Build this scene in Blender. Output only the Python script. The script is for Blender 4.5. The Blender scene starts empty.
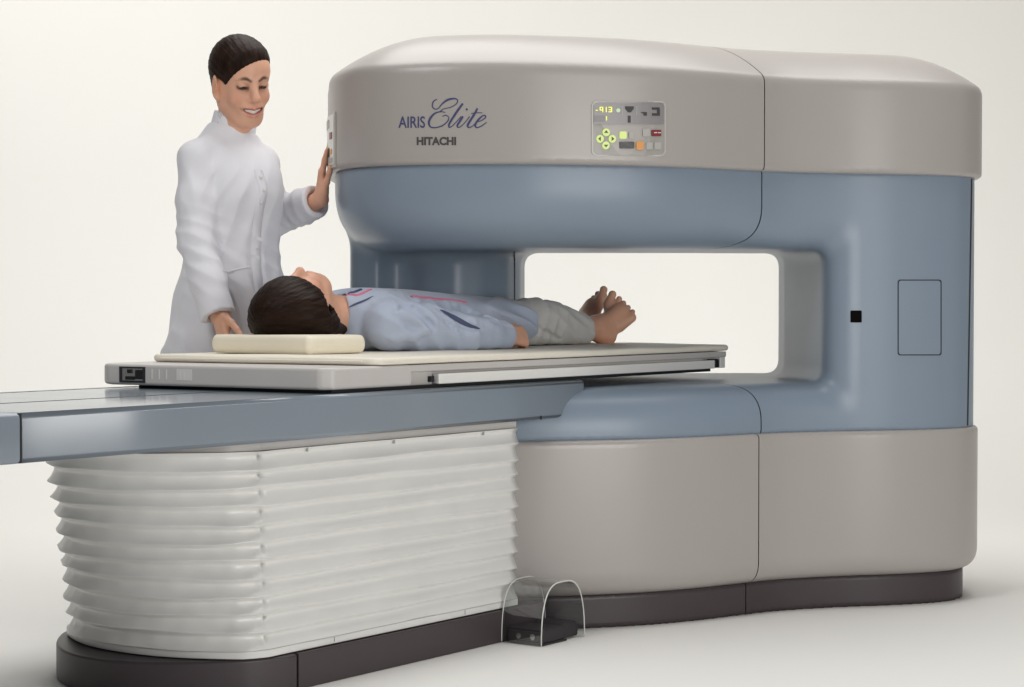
import bpy, bmesh, math, random
import numpy as np
from mathutils import Vector
random.seed(7); rng = np.random.default_rng(7)
scene = bpy.context.scene
col = scene.collection

# ------------------------------------------------------------------ camera model
FPX, CAMH = 2000.0, 0.95
PITCH = math.atan(46.5 / FPX)
_c, _s = math.cos(PITCH), math.sin(PITCH)
def ray(x, y):
    a = (x - 512) / FPX; b = -(y - 343.5) / FPX
    d = np.array([a, _c + b * _s, -_s + b * _c]); return d / np.linalg.norm(d)
CAM = np.array([0, 0, CAMH])
# table frame: u along the table into the magnet, w to the viewer's right
AX = np.array([.592, .806]); AX /= np.linalg.norm(AX)
RX = np.array([AX[1], -AX[0]]); V0 = -3.62
def T(u, w, z):
    v = w + V0
    return np.array([u * AX[0] + v * RX[0], u * AX[1] + v * RX[1], z])
U3 = np.array([AX[0], AX[1], 0.]); W3 = np.array([RX[0], RX[1], 0.]); Z3 = np.array([0, 0, 1.])
def Tm(P):  # (n,3) local -> world
    P = np.asarray(P, float); v = P[:, 1] + V0
    return np.stack([P[:, 0] * AX[0] + v * RX[0], P[:, 0] * AX[1] + v * RX[1], P[:, 2]], 1)

# ------------------------------------------------------------------ objects
def thing(name, label, cat, loc, group=None):
    o = bpy.data.objects.new(name, None); col.objects.link(o)
    o.location = loc; o.empty_display_size = .1
    o['label'] = label; o['category'] = cat
    if group: o['group'] = group
    return o
def wloc(o):
    p = np.zeros(3)
    while o is not None: p = p + np.array(o.location); o = o.parent
    return p
def obj(name, V, F, mat, parent=None, smooth=True, label=None):
    V = np.asarray(V, float)
    if parent is not None: V = V - wloc(parent)
    me = bpy.data.meshes.new(name)
    if isinstance(F, np.ndarray):
        n, k = F.shape
        me.vertices.add(len(V)); me.vertices.foreach_set('co', V.astype(np.float32).ravel())
        me.loops.add(n * k); me.loops.foreach_set('vertex_index', F.astype(np.int32).ravel())
        me.polygons.add(n); me.polygons.foreach_set('loop_start', np.arange(0, n * k, k, dtype=np.int32))
        me.update(calc_edges=True); me.validate()
    else:
        me.from_pydata([tuple(v) for v in V], [], [tuple(f) for f in F]); me.update()
    if smooth: me.polygons.foreach_set('use_smooth', [True] * len(me.polygons))
    o = bpy.data.objects.new(name, me); col.objects.link(o)
    if mat: me.materials.append(mat)
    if parent is not None: o.parent = parent
    if label: o['label'] = label
    return o
def bevel(o, w, seg=3, ang=35):
    m = o.modifiers.new('bevel', 'BEVEL'); m.width = w; m.segments = seg; m.limit_method = 'ANGLE'; m.angle_limit = math.radians(ang)
    m.harden_normals = False
    return o
class MB:
    """collects shapes that make one part"""
    def __init__(s): s.V = []; s.F = []
    def add(s, V, F):
        b = len(s.V); s.V += [tuple(v) for v in V]; s.F += [tuple(i + b for i in f) for f in F]; return s
    def prism(s, poly, lo, hi, fn):
        """poly 2-D ccw; fn(a,b,t)->world with t in lo..hi"""
        n = len(poly)
        V = [fn(a, b, lo) for a, b in poly] + [fn(a, b, hi) for a, b in poly]
        F = [tuple(range(n))[::-1], tuple(range(n, 2 * n))] + [(i, (i + 1) % n, n + (i + 1) % n, n + i) for i in range(n)]
        return s.add(V, F)
    def box(s, u0, u1, w0, w1, z0, z1):
        return s.prism([(u0, w0), (u1, w0), (u1, w1), (u0, w1)], z0, z1, lambda a, b, t: T(a, b, t))
    def tube(s, pts, r, n=8, cap=True):
        pts = [np.asarray(p, float) for p in pts]; m = len(pts); V = []; F = []
        rr = r if hasattr(r, '__len__') else [r] * m
        prev = None
        for i, p in enumerate(pts):
            t = pts[min(i + 1, m - 1)] - pts[max(i - 1, 0)]; t /= np.linalg.norm(t) + 1e-12
            if prev is None: prev = np.cross(t, [0.3, .2, .9])
            e = prev - t * np.dot(prev, t); e /= np.linalg.norm(e); prev = e; f = np.cross(t, e)
            for k in range(n):
                a = 2 * math.pi * k / n; V.append(p + rr[i] * (math.cos(a) * e + math.sin(a) * f))
        for i in range(m - 1):
            for k in range(n): F.append((i * n + k, i * n + (k + 1) % n, (i + 1) * n + (k + 1) % n, (i + 1) * n + k))
        if cap: F += [tuple(range(n))[::-1], tuple(range((m - 1) * n, m * n))]
        return s.add(V, F)
    def build(s, name, mat, parent=None, smooth=False, bev=0, seg=3, label=None):
        o = obj(name, s.V, s.F, mat, parent, smooth, label)
        bm = bmesh.new(); bm.from_mesh(o.data); bmesh.ops.recalc_face_normals(bm, faces=bm.faces); bm.to_mesh(o.data); bm.free()
        if bev:
            bevel(o, bev, seg); o.data.polygons.foreach_set('use_smooth', [True] * len(o.data.polygons))
            wn = o.modifiers.new('wn', 'WEIGHTED_NORMAL'); wn.keep_sharp = True; wn.weight = 100
        return o

# ------------------------------------------------------------------ materials
def mat(name, base, rough=.5, spec=.5, metal=0, coat=0, coat_rough=.1, sheen=0, sss=0, var=.0, vscale=8, bump=0, bscale=60, bdist=.002,
        trans=0, attr=None, emit=None, estr=0, stretch=None, alpha=None, rvar=0, weave=0, ridged=False):
    m = bpy.data.materials.new(name); m.use_nodes = True
    nt = m.node_tree; N = nt.nodes; Lk = nt.links; b = N['Principled BSDF']
    b.inputs['Base Color'].default_value = (*base, 1); b.inputs['Roughness'].default_value = rough
    b.inputs['Specular IOR Level'].default_value = spec; b.inputs['Metallic'].default_value = metal
    b.inputs['Coat Weight'].default_value = coat; b.inputs['Coat Roughness'].default_value = coat_rough
    b.inputs['Sheen Weight'].default_value = sheen
    b.inputs['Transmission Weight'].default_value = trans
    if sss:
        b.inputs['Subsurface Weight'].default_value = sss; b.inputs['Subsurface Radius'].default_value = (1, .35, .2); b.inputs['Subsurface Scale'].default_value = .008
    if emit: b.inputs['Emission Color'].default_value = (*emit, 1); b.inputs['Emission Strength'].default_value = estr
    tc = N.new('ShaderNodeTexCoord'); mp = N.new('ShaderNodeMapping'); Lk.new(tc.outputs['Object'], mp.inputs['Vector'])
    if stretch: mp.inputs['Scale'].default_value = stretch
    src = None
    if attr:
        at = N.new('ShaderNodeAttribute'); at.attribute_name = attr; src = at.outputs['Color']
    if var:
        nz = N.new('ShaderNodeTexNoise'); nz.inputs['Scale'].default_value = vscale; nz.inputs['Detail'].default_value = 5
        Lk.new(mp.outputs[0], nz.inputs['Vector'])
        mx = N.new('ShaderNodeMix'); mx.data_type = 'RGBA'; mx.blend_type = 'MULTIPLY'
        mr = N.new('ShaderNodeMapRange'); mr.inputs['To Min'].default_value = 1 - var; mr.inputs['To Max'].default_value = 1 + var
        mr.inputs['From Min'].default_value = .3; mr.inputs['From Max'].default_value = .7
        Lk.new(nz.outputs['Fac'], mr.inputs['Value'])
        mx.inputs['Factor'].default_value = 1
        mx.inputs[6].default_value = (*base, 1)
        if src: Lk.new(src, mx.inputs[6])
        Lk.new(mr.outputs[0], mx.inputs[7]); src = mx.outputs[2]
    if src: Lk.new(src, b.inputs['Base Color'])
    if rvar:
        nz = N.new('ShaderNodeTexNoise'); nz.inputs['Scale'].default_value = 5; nz.inputs['Detail'].default_value = 4
        Lk.new(mp.outputs[0], nz.inputs['Vector'])
        mr = N.new('ShaderNodeMapRange'); mr.inputs['To Min'].default_value = rough - rvar; mr.inputs['To Max'].default_value = rough + rvar
        Lk.new(nz.outputs['Fac'], mr.inputs['Value']); Lk.new(mr.outputs[0], b.inputs['Roughness'])
    if bump:
        nz = N.new('ShaderNodeTexNoise'); nz.inputs['Scale'].default_value = bscale; nz.inputs['Detail'].default_value = 4
        if ridged: nz.noise_type = 'RIDGED_MULTIFRACTAL'; nz.inputs['Detail'].default_value = 2; nz.inputs['Distortion'].default_value = .6
        Lk.new(mp.outputs[0], nz.inputs['Vector'])
        bp = N.new('ShaderNodeBump'); bp.inputs['Strength'].default_value = bump; bp.inputs['Distance'].default_value = bdist
        Lk.new(nz.outputs['Fac'], bp.inputs['Height']); Lk.new(bp.outputs[0], b.inputs['Normal'])
        if weave:
            n2 = N.new('ShaderNodeTexNoise'); n2.inputs['Scale'].default_value = weave; n2.inputs['Detail'].default_value = 2
            Lk.new(tc.outputs['Object'], n2.inputs['Vector'])
            b2 = N.new('ShaderNodeBump'); b2.inputs['Strength'].default_value = .4; b2.inputs['Distance'].default_value = .0006
            Lk.new(n2.outputs['Fac'], b2.inputs['Height']); Lk.new(bp.outputs[0], b2.inputs['Normal']); Lk.new(b2.outputs[0], b.inputs['Normal'])
    return m
M = dict(
    backdrop=mat('studio_paper', (.86, .85, .82), .85, .2, var=.012, vscale=.7),
    grey=mat('warm_grey_paint', (.395, .366, .348), .34, .5, var=.012, vscale=3, bump=.08, bscale=420, bdist=.0004, rvar=.03),
    blue=mat('blue_paint', (.22, .275, .345), .37, .42, var=.015, vscale=3, bump=.06, bscale=420, bdist=.0004, rvar=.03),
    rail=mat('rail_blue_paint', (.245, .285, .33), .14, .5, var=.02, vscale=3, bump=.02, bscale=420, bdist=.0002, rvar=.03),
    base=mat('plum_black_plastic', (.055, .042, .047), .42, .45, var=.06, vscale=6, bump=.1, bscale=300, bdist=.0004),
    vinyl=mat('white_vinyl', (.77, .765, .745), .34, .5, coat=.15, coat_rough=.2, var=.02, vscale=7, bump=.10, bscale=40, bdist=.003),
    white=mat('white_enamel', (.70, .685, .66), .38, .5, var=.015, vscale=6),
    bright=mat('bright_white_rail', (.82, .81, .78), .32, .5, var=.01),
    plate=mat('pale_grey_laminate', (.56, .535, .515), .42, .45, var=.02, vscale=6),
    mat_cream=mat('mat_vinyl', (.82, .775, .67), .5, .4, var=.02, vscale=9, bump=.25, bscale=26, bdist=.005),
    cream=mat('cream_vinyl', (.85, .785, .64), .5, .4, var=.03, vscale=9, bump=.2, bscale=30, bdist=.004),
    dark=mat('seam_dark', (.035, .035, .042), .7, .2),  # matt dark colour of joints, grooves, stops and the socket
    sensor=mat('sensor_black', (.004, .004, .004), .9, .05),
    black=mat('black_plastic', (.012, .012, .013), .35, .5, var=.1),
    pedal=mat('pedal_rubber', (.026, .024, .026), .5, .4, bump=.2, bscale=200, bdist=.001),
    steel=mat('button_steel', (.75, .75, .74), .25, .5, metal=1),
    acrylic=mat('clear_acrylic', (1, 1, 1), .03, .5, trans=1),
    coat=mat('white_cotton', (.74, .74, .785), .82, .25, sheen=.1, var=.015, vscale=5, bump=.22, bscale=4, bdist=.006, weave=300, stretch=(1, 1, .7), ridged=True),
    shirt=mat('pale_blue_cotton', (.43, .485, .60), .8, .25, sheen=.2, var=.03, vscale=6, bump=.25, bscale=5, bdist=.007, weave=260, ridged=True),
    trouser=mat('grey_cotton', (.58, .57, .55), .85, .2, sheen=.2, var=.06, vscale=14, bump=.3, bscale=8, bdist=.006, weave=260, stretch=(1.3, .8, 1.3), ridged=True),
    pants=mat('white_cloth_trousers', (.6, .6, .62), .85, .2, bump=.3, bscale=20, bdist=.006),
    shoe=mat('white_shoe_leather', (.6, .6, .6), .5, .4, var=.05),
    skin=mat('skin', (.60, .33, .22), .46, .4, sss=.10, var=.05, vscale=30, bump=.12, bscale=160, bdist=.0015, attr='tint'),
    hair=mat('dark_brown_hair', (.020, .010, .0065), .5, .10, var=.5, vscale=60, bump=.5, bscale=90, bdist=.003, stretch=(1, 1, .15)),
    hair2=mat('brown_hair', (.019, .0095, .006), .5, .10, var=.5, vscale=70, bump=.6, bscale=90, bdist=.004, stretch=(.2, .2, 1)),
    eye=mat('eye', (.03, .018, .012), .12, .5),
    teeth=mat('teeth', (.80, .76, .68), .25, .5),
    pink=mat('pink_piping', (.70, .20, .31), .7, .3, bump=.2, bscale=200),
    navy=mat('navy_piping_and_shade', (.07, .085, .16), .7, .3, bump=.2, bscale=200),  # navy of the collar piping, also the painted fold shade on the gown
    print_blue=mat('blue_print', (.06, .065, .16), .5, .3, var=.05),
    print_grey=mat('grey_print', (.075, .07, .07), .5, .3, var=.05),
    panel=mat('panel_film', (.34, .325, .305), .35, .5, var=.02),
    panel_dark=mat('panel_film_dark', (.25, .235, .24), .3, .5, var=.02),
    dark_grey_film=mat('panel_window_film', (.17, .16, .17), .3, .5),
    panel_rim=mat('panel_rim', (.48, .46, .43), .35, .5),
    panel_white=mat('panel_white', (.72, .73, .69), .3, .5, var=.03),
    key_lime=mat('lime_key', (.55, .66, .22), .35, .5, emit=(.7, .85, .2), estr=.25),
    key_green=mat('green_mark', (.06, .14, .04), .5, .4),
    lamp_yellow=mat('yellow_digits', (.7, .7, .1), .3, .5, emit=(.85, .85, .1), estr=.55),
    lamp_green=mat('green_lamp', (.42, .55, .36), .3, .5, emit=(.5, .75, .4), estr=.25),
    key_orange=mat('orange_key', (.72, .30, .06), .35, .5),
    key_red=mat('red_key', (.20, .012, .022), .35, .5),
    key_grey=mat('grey_key', (.42, .41, .38), .4, .5),
    dark_grey=mat('dark_grey_print', (.045, .04, .042), .5, .4),
    pale_mark=mat('pale_mark', (.75, .72, .66), .4, .4),
)

_m = M['acrylic']; _nt = _m.node_tree; _nt.nodes.clear(); _o = _nt.nodes.new('ShaderNodeOutputMaterial'); _x = _nt.nodes.new('ShaderNodeMixShader'); _t = _nt.nodes.new('ShaderNodeBsdfTransparent'); _g2 = _nt.nodes.new('ShaderNodeBsdfGlossy'); _l = _nt.nodes.new('ShaderNodeLayerWeight'); _f = _nt.nodes.new('ShaderNodeMath')
_t.inputs[0].default_value = (.93, .94, .94, 1); _g2.inputs['Roughness'].default_value = .03; _f.operation = 'POWER'; _f.inputs[1].default_value = 2.2; _l.inputs[0].default_value = .45; _nt.links.new(_l.outputs['Facing'], _f.inputs[0])
_ad = _nt.nodes.new('ShaderNodeMath'); _ad.operation = 'ADD'; _ad.inputs[1].default_value = .07; _nt.links.new(_f.outputs[0], _ad.inputs[0]); _nt.links.new(_ad.outputs[0], _x.inputs[0]); _nt.links.new(_t.outputs[0], _x.inputs[1]); _nt.links.new(_g2.outputs[0], _x.inputs[2]); _nt.links.new(_x.outputs[0], _o.inputs[0])
# ------------------------------------------------------------------ distance fields
def smin(a, b, k):
    if np.ndim(k) == 0 and k <= 0: return np.minimum(a, b)
    h = np.maximum(k - np.abs(a - b), 0) / k
    return np.minimum(a, b) - h * h * k * .25
def smax(a, b, k): return -smin(-a, -b, k)


def nets(Fv, org, h):
    """surface nets on a regular grid: points and quads"""
    S = Fv < 0; nx, ny, nz = Fv.shape
    cnt = np.zeros((nx - 1, ny - 1, nz - 1), np.int8)
    for dx in (0, 1):
        for dy in (0, 1):
            for dz in (0, 1):
                cnt += S[dx:nx - 1 + dx, dy:ny - 1 + dy, dz:nz - 1 + dz]
    act = (cnt > 0) & (cnt < 8)
    I = np.argwhere(act); idx = -np.ones(act.shape, np.int32); idx[act] = np.arange(len(I), dtype=np.int32)
    C = {}
    for a in (0, 1):
        for b in (0, 1):
            for c in (0, 1): C[a, b, c] = Fv[I[:, 0] + a, I[:, 1] + b, I[:, 2] + c].astype(np.float64)
    acc = np.zeros((len(I), 3)); num = np.zeros(len(I))
    for ax in range(3):
        for p in (0, 1):
            for q in (0, 1):
                o = [p, q]; a = o[:ax] + [0] + o[ax:]; b = o[:ax] + [1] + o[ax:]
                fa, fb = C[tuple(a)], C[tuple(b)]; m = (fa < 0) != (fb < 0)
                t = np.where(m, fa / np.where(m, fa - fb, 1), 0)
                pt = np.tile(np.array(a, float), (len(I), 1)); pt[:, ax] = t
                acc[m] += pt[m]; num[m] += 1
    V = org + (I + acc / num[:, None]) * h
    Q = []
    for ax in range(3):
        sl0 = [slice(1, n - 1) for n in Fv.shape]; sl1 = list(sl0); sl0[ax] = slice(0, Fv.shape[ax] - 1); sl1[ax] = slice(1, Fv.shape[ax])
        s0, s1 = S[tuple(sl0)], S[tuple(sl1)]; e = np.argwhere(s0 != s1)
        if not len(e): continue
        fl = s0[tuple(e.T)]; off = [1, 1, 1]; off[ax] = 0; e = e + np.array(off)
        b1, b2 = [(1, 2), (2, 0), (0, 1)][ax]
        def cell(d1, d2):
            c = e.copy(); c[:, b1] -= d1; c[:, b2] -= d2; return idx[tuple(c.T)]
        q = np.stack([cell(1, 1), cell(0, 1), cell(0, 0), cell(1, 0)], 1)
        q[~fl] = q[~fl][:, ::-1]; Q.append(q)
    return V, np.concatenate(Q)
def grad(fn, P, e=.0006):
    k = np.array([[1, -1, -1], [-1, -1, 1], [-1, 1, -1], [1, 1, 1]], float); g = np.zeros_like(P)
    for v in k: g += v * fn(P + v * e)[:, None]
    return g / (4 * e)
def project(fn, P, it=2, lim=.01):
    for _ in range(it):
        d = fn(P); g = grad(fn, P); st = g * (d / np.maximum((g * g).sum(1), .05))[:, None]
        n = np.linalg.norm(st, axis=1); st *= np.minimum(1, lim / np.maximum(n, 1e-9))[:, None]; P = P - st
    return P
def normals(fn, P):
    g = grad(fn, P); return g / np.maximum(np.linalg.norm(g, axis=1), 1e-9)[:, None]
def trace(fn, x, y, t0=3.0, t1=9.0):
    """where the sight line of a picture point meets the surface"""
    x = np.atleast_1d(np.asarray(x, float)); y = np.atleast_1d(np.asarray(y, float))
    D = np.array([ray(a, b) for a, b in zip(x, y)]); t = np.full(len(x), t0)
    for _ in range(140):
        d = fn(CAM + D * t[:, None]); t = np.minimum(t + np.clip(d, -.02, .25) * .8, t1)
    return CAM + D * t[:, None]

class Sdf:
    def __init__(s): s.ops = []; s.post = None
    def op(s, fn, lo, hi, k=.01, mode='add'):
        s.ops.append((fn, np.asarray(lo, float) - k - .016, np.asarray(hi, float) + k + .016, k, mode)); return s
    def cap(s, a, b, ra, rb=None, k=.01, mode='add'):
        a = np.asarray(a, float); b = np.asarray(b, float); rb = ra if rb is None else rb; ab = b - a; L2 = max(ab @ ab, 1e-12)
        def fn(P):
            t = np.clip(((P - a) @ ab) / L2, 0, 1)
            return np.linalg.norm(P - a - t[:, None] * ab, axis=1) - (ra + (rb - ra) * t)
        m = np.array([ra] * 3), np.array([rb] * 3)
        return s.op(fn, np.minimum(a - ra, b - rb), np.maximum(a + ra, b + rb), k, mode)
    def chain(s, pts, rr, k=.01, mode='add'):
        for i in range(len(pts) - 1): s.cap(pts[i], pts[i + 1], rr[i], rr[i + 1], k, mode)
        return s
    def ell(s, c, r, R=None, k=.01, mode='add'):
        c = np.asarray(c, float); r = np.asarray(r, float); R = np.eye(3) if R is None else np.asarray(R, float)  # rows: axes
        def fn(P):
            q = (P - c) @ R.T; k0 = np.linalg.norm(q / r, axis=1); k1 = np.linalg.norm(q / (r * r), axis=1)
            return np.where(k0 < 1e-4, -r.min(), k0 * (k0 - 1) / np.maximum(k1, 1e-9))
        m = np.sqrt(((R * r[:, None]) ** 2).sum(0))
        return s.op(fn, c - m, c + m, k, mode)
    def stack(s, o, dirv, e1, e2, tab, k=.01, mode='add', pw=2.0, round_=.015):
        """body of elliptical sections along a line: rows t, c1, c2, r1, r2"""
        o = np.asarray(o, float); tab = np.asarray(tab, float)
        def fn(P):
            q = P - o; t = q @ dirv; x = q @ e1; y = q @ e2
            tc = np.clip(t, tab[0, 0], tab[-1, 0])
            # smooth interpolation
            i = np.clip(np.searchsorted(tab[:, 0], tc) - 1, 0, len(tab) - 2)
            h = (tc - tab[i, 0]) / (tab[i + 1, 0] - tab[i, 0])
            mm = np.gradient(tab[:, 1:], tab[:, 0], axis=0); dt = (tab[i + 1, 0] - tab[i, 0])[:, None]; h = h[:, None]
            v = ((2*h**3-3*h**2+1)*tab[i, 1:] + (h**3-2*h**2+h)*dt*mm[i] + (-2*h**3+3*h**2)*tab[i+1, 1:] + (h**3-h**2)*dt*mm[i+1])
            c1, c2, r1, r2 = v.T; r1 = np.maximum(r1, .005); r2 = np.maximum(r2, .005)
            n = (np.abs((x - c1) / r1) ** pw + np.abs((y - c2) / r2) ** pw) ** (1 / pw)
            d = (n - 1) * np.minimum(r1, r2)
            return smax(d, np.maximum(tab[0, 0] - t, t - tab[-1, 0]), round_)
        cs = []
        for t, c1, c2, r1, r2 in tab:
            for a in (-1, 1):
                for b in (-1, 1): cs.append(o + dirv * t + e1 * (c1 + a * r1 * 1.1) + e2 * (c2 + b * r2 * 1.1))
        cs = np.array(cs); return s.op(fn, cs.min(0), cs.max(0), k, mode)
    def cut(s, p, n, lo, hi, k=.004, rad=9.):
        p = np.asarray(p, float); n = np.asarray(n, float) / np.linalg.norm(n)
        return s.op(lambda P: np.maximum(-((P - p) @ n), np.linalg.norm(P - p, axis=1) - rad), lo, hi, k, 'sub')   # removes the side n points to... (n.(x-p)>0)
    def comb(s, cur, d, k, mode):
        return smin(cur, d, k) if mode == 'add' else smax(cur, -d, k) if mode == 'sub' else smax(cur, d, k)
    def __call__(s, P):
        P = np.asarray(P, float); D = np.full(len(P), .3)
        for fn, lo, hi, k, mode in s.ops:
            m = ((P >= lo) & (P <= hi)).all(1)
            if m.any(): D[m] = s.comb(D[m], fn(P[m]), k, mode)
        if s.post is not None:
            m = np.abs(D) < .05
            if m.any(): D[m] = s.post(P[m], D[m])
        return D
    def mesh(s, h, lo=None, hi=None, it=2):
        adds = [o for o in s.ops if o[4] == 'add']
        lo = np.min([o[1] for o in adds], 0) if lo is None else np.asarray(lo, float); hi = np.max([o[2] for o in adds], 0) if hi is None else np.asarray(hi, float)
        n = np.ceil((hi - lo) / h).astype(int) + 2; G = np.full(n, .3, np.float32)
        for fn, a, b, k, mode in s.ops:
            i0 = np.clip(np.floor((a - lo) / h).astype(int), 0, n); i1 = np.clip(np.ceil((b - lo) / h).astype(int) + 1, 0, n)
            if (i1 <= i0).any(): continue
            g = [lo[x] + h * np.arange(i0[x], i1[x]) for x in range(3)]
            P = np.stack(np.meshgrid(*g, indexing='ij'), -1).reshape(-1, 3); sl = tuple(slice(i0[x], i1[x]) for x in range(3))
            cur = G[sl].reshape(-1).astype(float)
            G[sl] = s.comb(cur, fn(P), k, mode).reshape(G[sl].shape)
        if s.post is not None:
            I = np.argwhere(np.abs(G) < .05); G[tuple(I.T)] = s.post(lo + I * h, G[tuple(I.T)].astype(float))
        V, F = nets(G, lo, h)
        return project(s, V, it, h), F
def box_bounds(*pts): P = np.array(pts); return P.min(0), P.max(0)
def wob(P, f, ph=0.):
    """smooth quasi-random ripple in -1..1"""
    x, y, z = (P * f).T
    return (np.sin(x + 1.7 * np.sin(.7 * y + ph) + ph) + np.sin(1.13 * y + 1.5 * np.sin(.8 * z + 1.3 * ph)) + np.sin(.93 * z + 1.6 * np.sin(.6 * x + 2 * ph))) / 3

# surface decals: picture-plane outlines laid on the real surface
def laid(fn, pts, off):
    P = trace(fn, [p[0] for p in pts], [p[1] for p in pts]); N = normals(fn, P); return P + N * off, N
def dens(pts, m=5.):
    o = []
    for i in range(len(pts)):
        p, q = np.array(pts[i], float), np.array(pts[(i + 1) % len(pts)], float); k = max(1, int(np.linalg.norm(q - p) / m)); o += [tuple(p + (q - p) * j / k) for j in range(k)]
    return o
def patch(mb, fn, x0, y0, x1, y1, nx, ny, off):
    xs = np.linspace(x0, x1, nx); ys = np.linspace(y0, y1, ny); P, N = laid(fn, [(x, y) for y in ys for x in xs], off)
    mb.add(P, [(j * nx + i, j * nx + i + 1, (j + 1) * nx + i + 1, (j + 1) * nx + i) for j in range(ny - 1) for i in range(nx - 1)]); return mb
def decal(mb, fn, pts, off=.0012, th=.0012):
    P, N = laid(fn, dens(pts), off); n = len(P)
    V = list(P + 0 * N) + list(P - N * (th + off)); a = sum((P[i][0] - P[0][0]) * (P[(i + 1) % n][2] - P[0][2]) - (P[(i + 1) % n][0] - P[0][0]) * (P[i][2] - P[0][2]) for i in range(n))
    F = [tuple(range(n))] + [((i + 1) % n, i, n + i, n + (i + 1) % n) for i in range(n)]
    mb.add(V, F); return mb
def rrect(x0, y0, x1, y1, r, n=4):
    r = min(r, (x1 - x0) / 2 - 1e-4, (y1 - y0) / 2 - 1e-4); o = []
    for cx, cy, a in ((x1 - r, y1 - r, 0), (x0 + r, y1 - r, 90), (x0 + r, y0 + r, 180), (x1 - r, y0 + r, 270)):
        for k in range(n + 1): b = math.radians(a + 90 * k / n); o.append((cx + r * math.cos(b), cy + r * math.sin(b)))
    return o
def circ(cx, cy, rx, ry=None, n=18):
    ry = ry or rx; return [(cx + rx * math.cos(2 * math.pi * k / n), cy + ry * math.sin(2 * math.pi * k / n)) for k in range(n)]
def ring_decal(mb, fn, outer, inner, off=.001, th=.001):
    A, N = laid(fn, outer, off); B, N2 = laid(fn, inner, off); n = len(A)
    V = list(A) + list(B) + list(A - N * (th + off)) + list(B - N2 * (th + off)); F = []
    for i in range(n):
        j = (i + 1) % n; F += [(i, j, n + j, n + i), (j, i, 2 * n + i, 2 * n + j), (n + i, n + j, 3 * n + j, 3 * n + i)]
    mb.add(V, F); return mb
def catmull(pts, n=8, closed=False):
    pts = [np.asarray(p, float) for p in pts]; m = len(pts); out = []
    for i in range(m if closed else m - 1):
        if closed: p = [pts[(i + j) % m] for j in (-1, 0, 1, 2)]
        else: p = [pts[max(i - 1, 0)], pts[i], pts[i + 1], pts[min(i + 2, m - 1)]]
        for k in range(n):
            t = k / n; out.append(.5 * ((2 * p[1]) + (-p[0] + p[2]) * t + (2 * p[0] - 5 * p[1] + 4 * p[2] - p[3]) * t * t + (-p[0] + 3 * p[1] - 3 * p[2] + p[3]) * t ** 3))
    if not closed: out.append(pts[-1])
    return out
def stroke(mb, fn, pts, widths, off=.0012, n=8):
    """flat calligraphic stroke laid on a surface (picture coordinates)"""
    C = np.array(catmull([(*p, w) for p, w in zip(pts, widths)], n)); d = np.gradient(C[:, :2], axis=0); d /= np.linalg.norm(d, axis=1)[:, None] + 1e-9
    nn = np.stack([-d[:, 1], d[:, 0]], 1) * C[:, 2:3] / 2; A = C[:, :2] + nn; B = C[:, :2] - nn
    PA, NA = laid(fn, A, off); PB, NB = laid(fn, B, off); m = len(C)
    mb.add(list(PA) + list(PB), [(i, i + 1, m + i + 1, m + i) for i in range(m - 1)]); return mb
def ribbon3(fn, pts3, width, off=.002, th=.002, n=8):
    """flat band lying on a surface through 3-D points"""
    C = project(fn, np.array(catmull(pts3, n)), 8, .03); N = normals(fn, C); t = np.gradient(C, axis=0); t /= np.linalg.norm(t, axis=1)[:, None]
    b = np.cross(N, t); A = project(fn, C + b * width / 2, 4); B = project(fn, C - b * width / 2, 4); m = len(C)
    V = np.concatenate([A + N * off, C + N * off * 1.3, B + N * off, A - N * th, B - N * th]); F = []
    for i in range(m - 1): F += [(i, i + 1, m + i + 1, m + i), (m + i, m + i + 1, 2 * m + i + 1, 2 * m + i), (i + 1, i, 3 * m + i, 3 * m + i + 1), (2 * m + i, 2 * m + i + 1, 4 * m + i + 1, 4 * m + i)]
    return V, F
def text_laid(mb, fn, txt, x0, y0, x1, y1, off=.0012, bold=0., shear=0.):
    cu = bpy.data.curves.new('lettering', 'FONT'); cu.body = txt; cu.offset = bold; cu.shear = shear; cu.resolution_u = 4
    o = bpy.data.objects.new('lettering', cu); col.objects.link(o)
    dg = bpy.context.evaluated_depsgraph_get(); me = bpy.data.meshes.new_from_object(o.evaluated_get(dg))
    V = np.array([v.co[:] for v in me.vertices]); F = [tuple(p.vertices) for p in me.polygons]
    bpy.data.objects.remove(o); bpy.data.curves.remove(cu); bpy.data.meshes.remove(me)
    lo, hi = V.min(0), V.max(0); X = x0 + (V[:, 0] - lo[0]) / (hi[0] - lo[0]) * (x1 - x0); Y = y1 - (V[:, 1] - lo[1]) / (hi[1] - lo[1]) * (y1 - y0)
    P, N = laid(fn, np.stack([X, Y], 1), off); mb.add(P, F); return mb

# ------------------------------------------------------------------ the setting
mb = MB(); prof = [(-3.0, 0.)] + [(y, 0.) for y in (0, 3, 6, 8.2)]
for k in range(1, 13): a = math.pi / 2 * k / 12; prof.append((8.2 + 2.6 * math.sin(a), 2.6 - 2.6 * math.cos(a)))
prof.append((10.8, 6.5)); V = []; F = []
for x in (-9, 9): V += [(x, y, z) for y, z in prof]
n = len(prof); F = [(i + 1, i, n + i, n + i + 1) for i in range(n - 1)]
F = [tuple(reversed(f)) for f in F]
bd = obj('backdrop', V, F, M['backdrop']); bd['kind'] = 'structure'

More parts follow.
